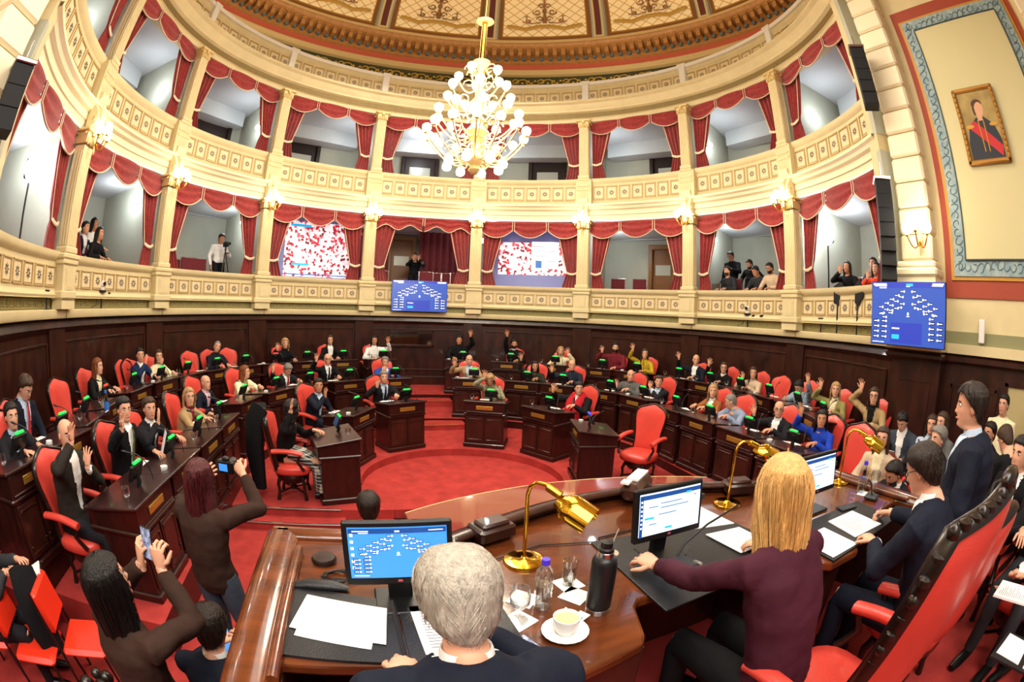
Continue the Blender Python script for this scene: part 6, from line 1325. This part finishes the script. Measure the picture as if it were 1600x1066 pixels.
# galleries
GF = 2.62
P('person in white t-shirt working a tripod camera in the left gallery', -5.35, 4.85, GF, -PI/2-.75, 1.5, stand=True, style='short', hair='dark', tc='white', top='sweater', shirt=None, sk=skin_d, pitch=20, hand=(-5.1, 4.75, 3.75, (0, 1, 0), (0, 0, -1)))
def tripod(x, y, z, rz, label, h=1.25):
    e = empty('camera_tripod', (x, y, z), rz, label, 'camera'); 
    for i in range(3): a = i*2.1+.5; q = MB(); q.tube([(0, 0, h-.1), (.25*math.cos(a), .25*math.sin(a), 0)], .014, 6); q.build('leg', black, e, 60)
    q = MB(); q.box(0, 0, h+.06, .09, .2, .12, b=.015); q.tube([(0, .1, h+.06), (0, .2, h+.06)], .04, 10); q.build('video_camera', black, e, 40); q = MB(); q.tube([(0, 0, h-.1), (0, 0, h)], .025, 8); q.build('head', black, e)
tripod(-5.1, 4.6, GF, inward(-5.1, 4.6), 'black video camera on a tripod before the white t-shirt')
P('person in black photographing from the centre box', -.05, 7.7, GF, PI, 1.45, stand=True, style='long', hair='dark', tc='black', top='sweater', shirt=None, female=True, hand=(.03, 7.4, 4.05, (0, .3, 1), (0, 1, 0)), hand2=(-.12, 7.4, 4.05, (0, .3, 1), (0, 1, 0)))
tripod(.12, 7.2, GF, PI, 'small camera tripod in the centre box', 1.15)
P('person in black pullover standing with a phone in the right gallery', 7.25, 2.25, GF, PI/2+.2, 1.6, stand=True, style='short', hair='black', tc='black', top='sweater', shirt=None, glasses=True, pitch=25, hand=(6.95, 2.05, 3.85, (.1, .9, .1), (0, 0, 1)))
P('person in black hooded top leaning on the right gallery wall', 7.3, 1.6, GF, PI/2+.1, 1.35, stand=True, style='short', hair='brown', tc='black', top='sweater', shirt=None, pitch=25, beard=True)
P('person with laptop seated low in the right gallery', 6.66, 1.82, GF, PI/2, 1.1, pose='lap', style='short', hair='dark', tc='darkgrey', top='sweater', shirt=None, beard=True)
P('person looking down seated in the right gallery', 6.83, .95, GF, PI/2, 1.1, pose='lap', style='short', hair='black', tc='darkgrey', top='sweater', shirt=None, pitch=30)
P('person with black beard and cream sweater in the right gallery', 6.72, .42, GF, PI/2, 1.12, pose='lap', style='short', hair='black', tc='beige', top='sweater', shirt=None, beard=True, pitch=20, glasses=True)
P('person half hidden by the eighth column in the right gallery', 7.2, .1, GF, PI/2, 1.15, pose='lap', style='short', hair='dark', tc='black', top='sweater', shirt=None)
P('person with long black hair and hand at the mouth in the right gallery', 6.9, -1.6, GF-.05, PI/2, 1.12, pose='lap', style='long', hair='black', tc='black', top='sweater', shirt=None, female=True, hand=(6.7, -1.53, 3.66, (0, .1, 1), (0, -1, 0)))
P('person in bright orange jacket leaning on the right parapet', 6.62, -2.45, GF-.12, PI/2, 1.1, pose='lap', style='long', hair='dark', tc='orange', top='sweater', shirt=None, female=True, hand=(6.42, -2.35, 3.5, (0, .1, 1), (0, -1, 0)))
P('person in grey seated behind the orange jacket', 7.1, -2.15, GF, PI/2, 1.15, pose='lap', style='short', hair='dark', tc='slate', top='sweater', shirt=None)
P('person in dark jacket at the second left column', -7.0, .85, GF, -PI/2, 1.2, pose='lap', style='short', hair='dark', tc='navy', shirt='white')
P('person in white top standing in the left gallery', -7.1, 1.3, GF, -PI/2, 1.35, style='long', hair='black', tc='white', top='sweater', shirt=None, female=True)
P('person with black hair in front of the white top, left gallery', -6.7, 1.0, GF, -PI/2, 1.1, pose='lap', style='long', hair='black', tc='black', top='sweater', shirt=None, female=True)
e = empty('laptop', (6.45, 2.0, 3.2), PI/2, 'open laptop on the right gallery parapet', 'laptop'); q = MB(); q.box(0, 0, .11, .32, .01, .2, b=.003); q.build('lid', steel, e); q = MB(); q.box(0, -.1, .005, .32, .2, .01, b=.003); q.build('keyboard', steel, e)
# garments and small things
q = MB(); q.tube([(-2.78, -.55, 1.12), (-2.8, -.58, 1.18), (-2.88, -.62, 1.0), (-2.9, -.62, .6), (-2.88, -.62, .12)], [(.2, .07), (.24, .09), (.25, .1), (.22, .11), (.15, .08)], 18, flat=(.05, 1, 0)); tag(q.build('black_coat', clothmat('black'), smooth=60), 'long black coat hung over the chair of the plaid skirt', 'coat')
e = empty('water_bottle', (-4.62, -1.62, 1.2), 0, 'blue water bottle on the wall row desk at left', 'bottle'); q = MB(); q.lathe([(.001, 0), (.035, 0), (.035, .2), (.014, .25), (.014, .28), (.001, .28)], 16); q.build('plastic_body', glass, e, 60); q = MB(); q.lathe([(.036, .07), (.036, .16)], 16); q.build('blue_label', mat('label blue', '#2f6fc4', .4), e, 60); q = MB(); q.lathe([(.017, .26), (.017, .29), (.001, .29)], 12); q.build('cap', mat('label blue', '#2f6fc4', .4), e, 60)
q = MB(); q.box(0, 0, 0, .2, .29, .003, X=T(0, 0, 0, rx=R(70))); o = q.build('held_papers', paper); o.location = (-3.55, -2.1, 1.08); o.rotation_euler = (0, 0, R(-60)); tag(o, 'white sheet held up at the left middle row', 'papers')
for x, y, z, rz, lab in ((2.9, -4.72, .15, 70, 'under the bearded person looking down'), (3.3, -5.0, .15, 60, 'under the person with curly greying hair'), (4.15, -5.5, .15, 60, 'under the bearded person in profile'),
    (4.75, -5.15, .15, 70, 'under the person with ash brown hair'), (4.3, -4.75, .15, 70, 'under the half hidden person with light brown hair'), (-2.2, -4.66, -.2, -5, 'under the short haired person at the bottom left'), (-4.4, -4.62, -.2, -60, 'under the person with the notebook'), (-1.38, -3.1, -.2, 0, 'under the cropped haired person beyond the left monitor')):
    plain_chair(x+math.sin(R(rz))*.1, y-math.cos(R(rz))*.1, z, R(rz), 'plain padded chair '+lab)
for x, y, z, rz, lab in ((-1.17, -5.56, FP, 0, 'under the white haired person'), (1.75, -6.5, FP, 75, 'under the seated person at the lower right'), (1.7, -6.95, FP, 60, 'under the person with a pen at the right edge'), (2.2, -6.1, FP, 60, 'under the person with fingers at the chin')):
    put_chair(x+math.sin(R(rz))*.06, y-math.cos(R(rz))*.06, z, R(rz), 'red leather chair '+lab)
for x, y, rz, z, lab in ((6.66, 1.82, PI/2, GF, 'under the person with the laptop'), (6.83, .95, PI/2, GF, 'under the person looking down, right gallery'), (6.72, .42, PI/2, GF, 'under the cream sweater, right gallery'), (7.2, .1, PI/2, GF, 'under the person hidden by the eighth column'), (6.9, -1.6, PI/2, GF-.05, 'under the person with hand at mouth'), (6.62, -2.45, PI/2, GF-.1, 'under the orange jacket'), (7.1, -2.15, PI/2, GF, 'under the person in grey, right gallery'), (-7.0, .85, -PI/2, GF, 'under the dark jacket, left gallery'), (-6.7, 1.0, -PI/2, GF, 'under the black hair, left gallery')):
    o = copy_tree(gc, (x+math.sin(rz)*.1, y-math.cos(rz)*.1, z), rz, 'gallery chair '+lab)
bake_jobs()
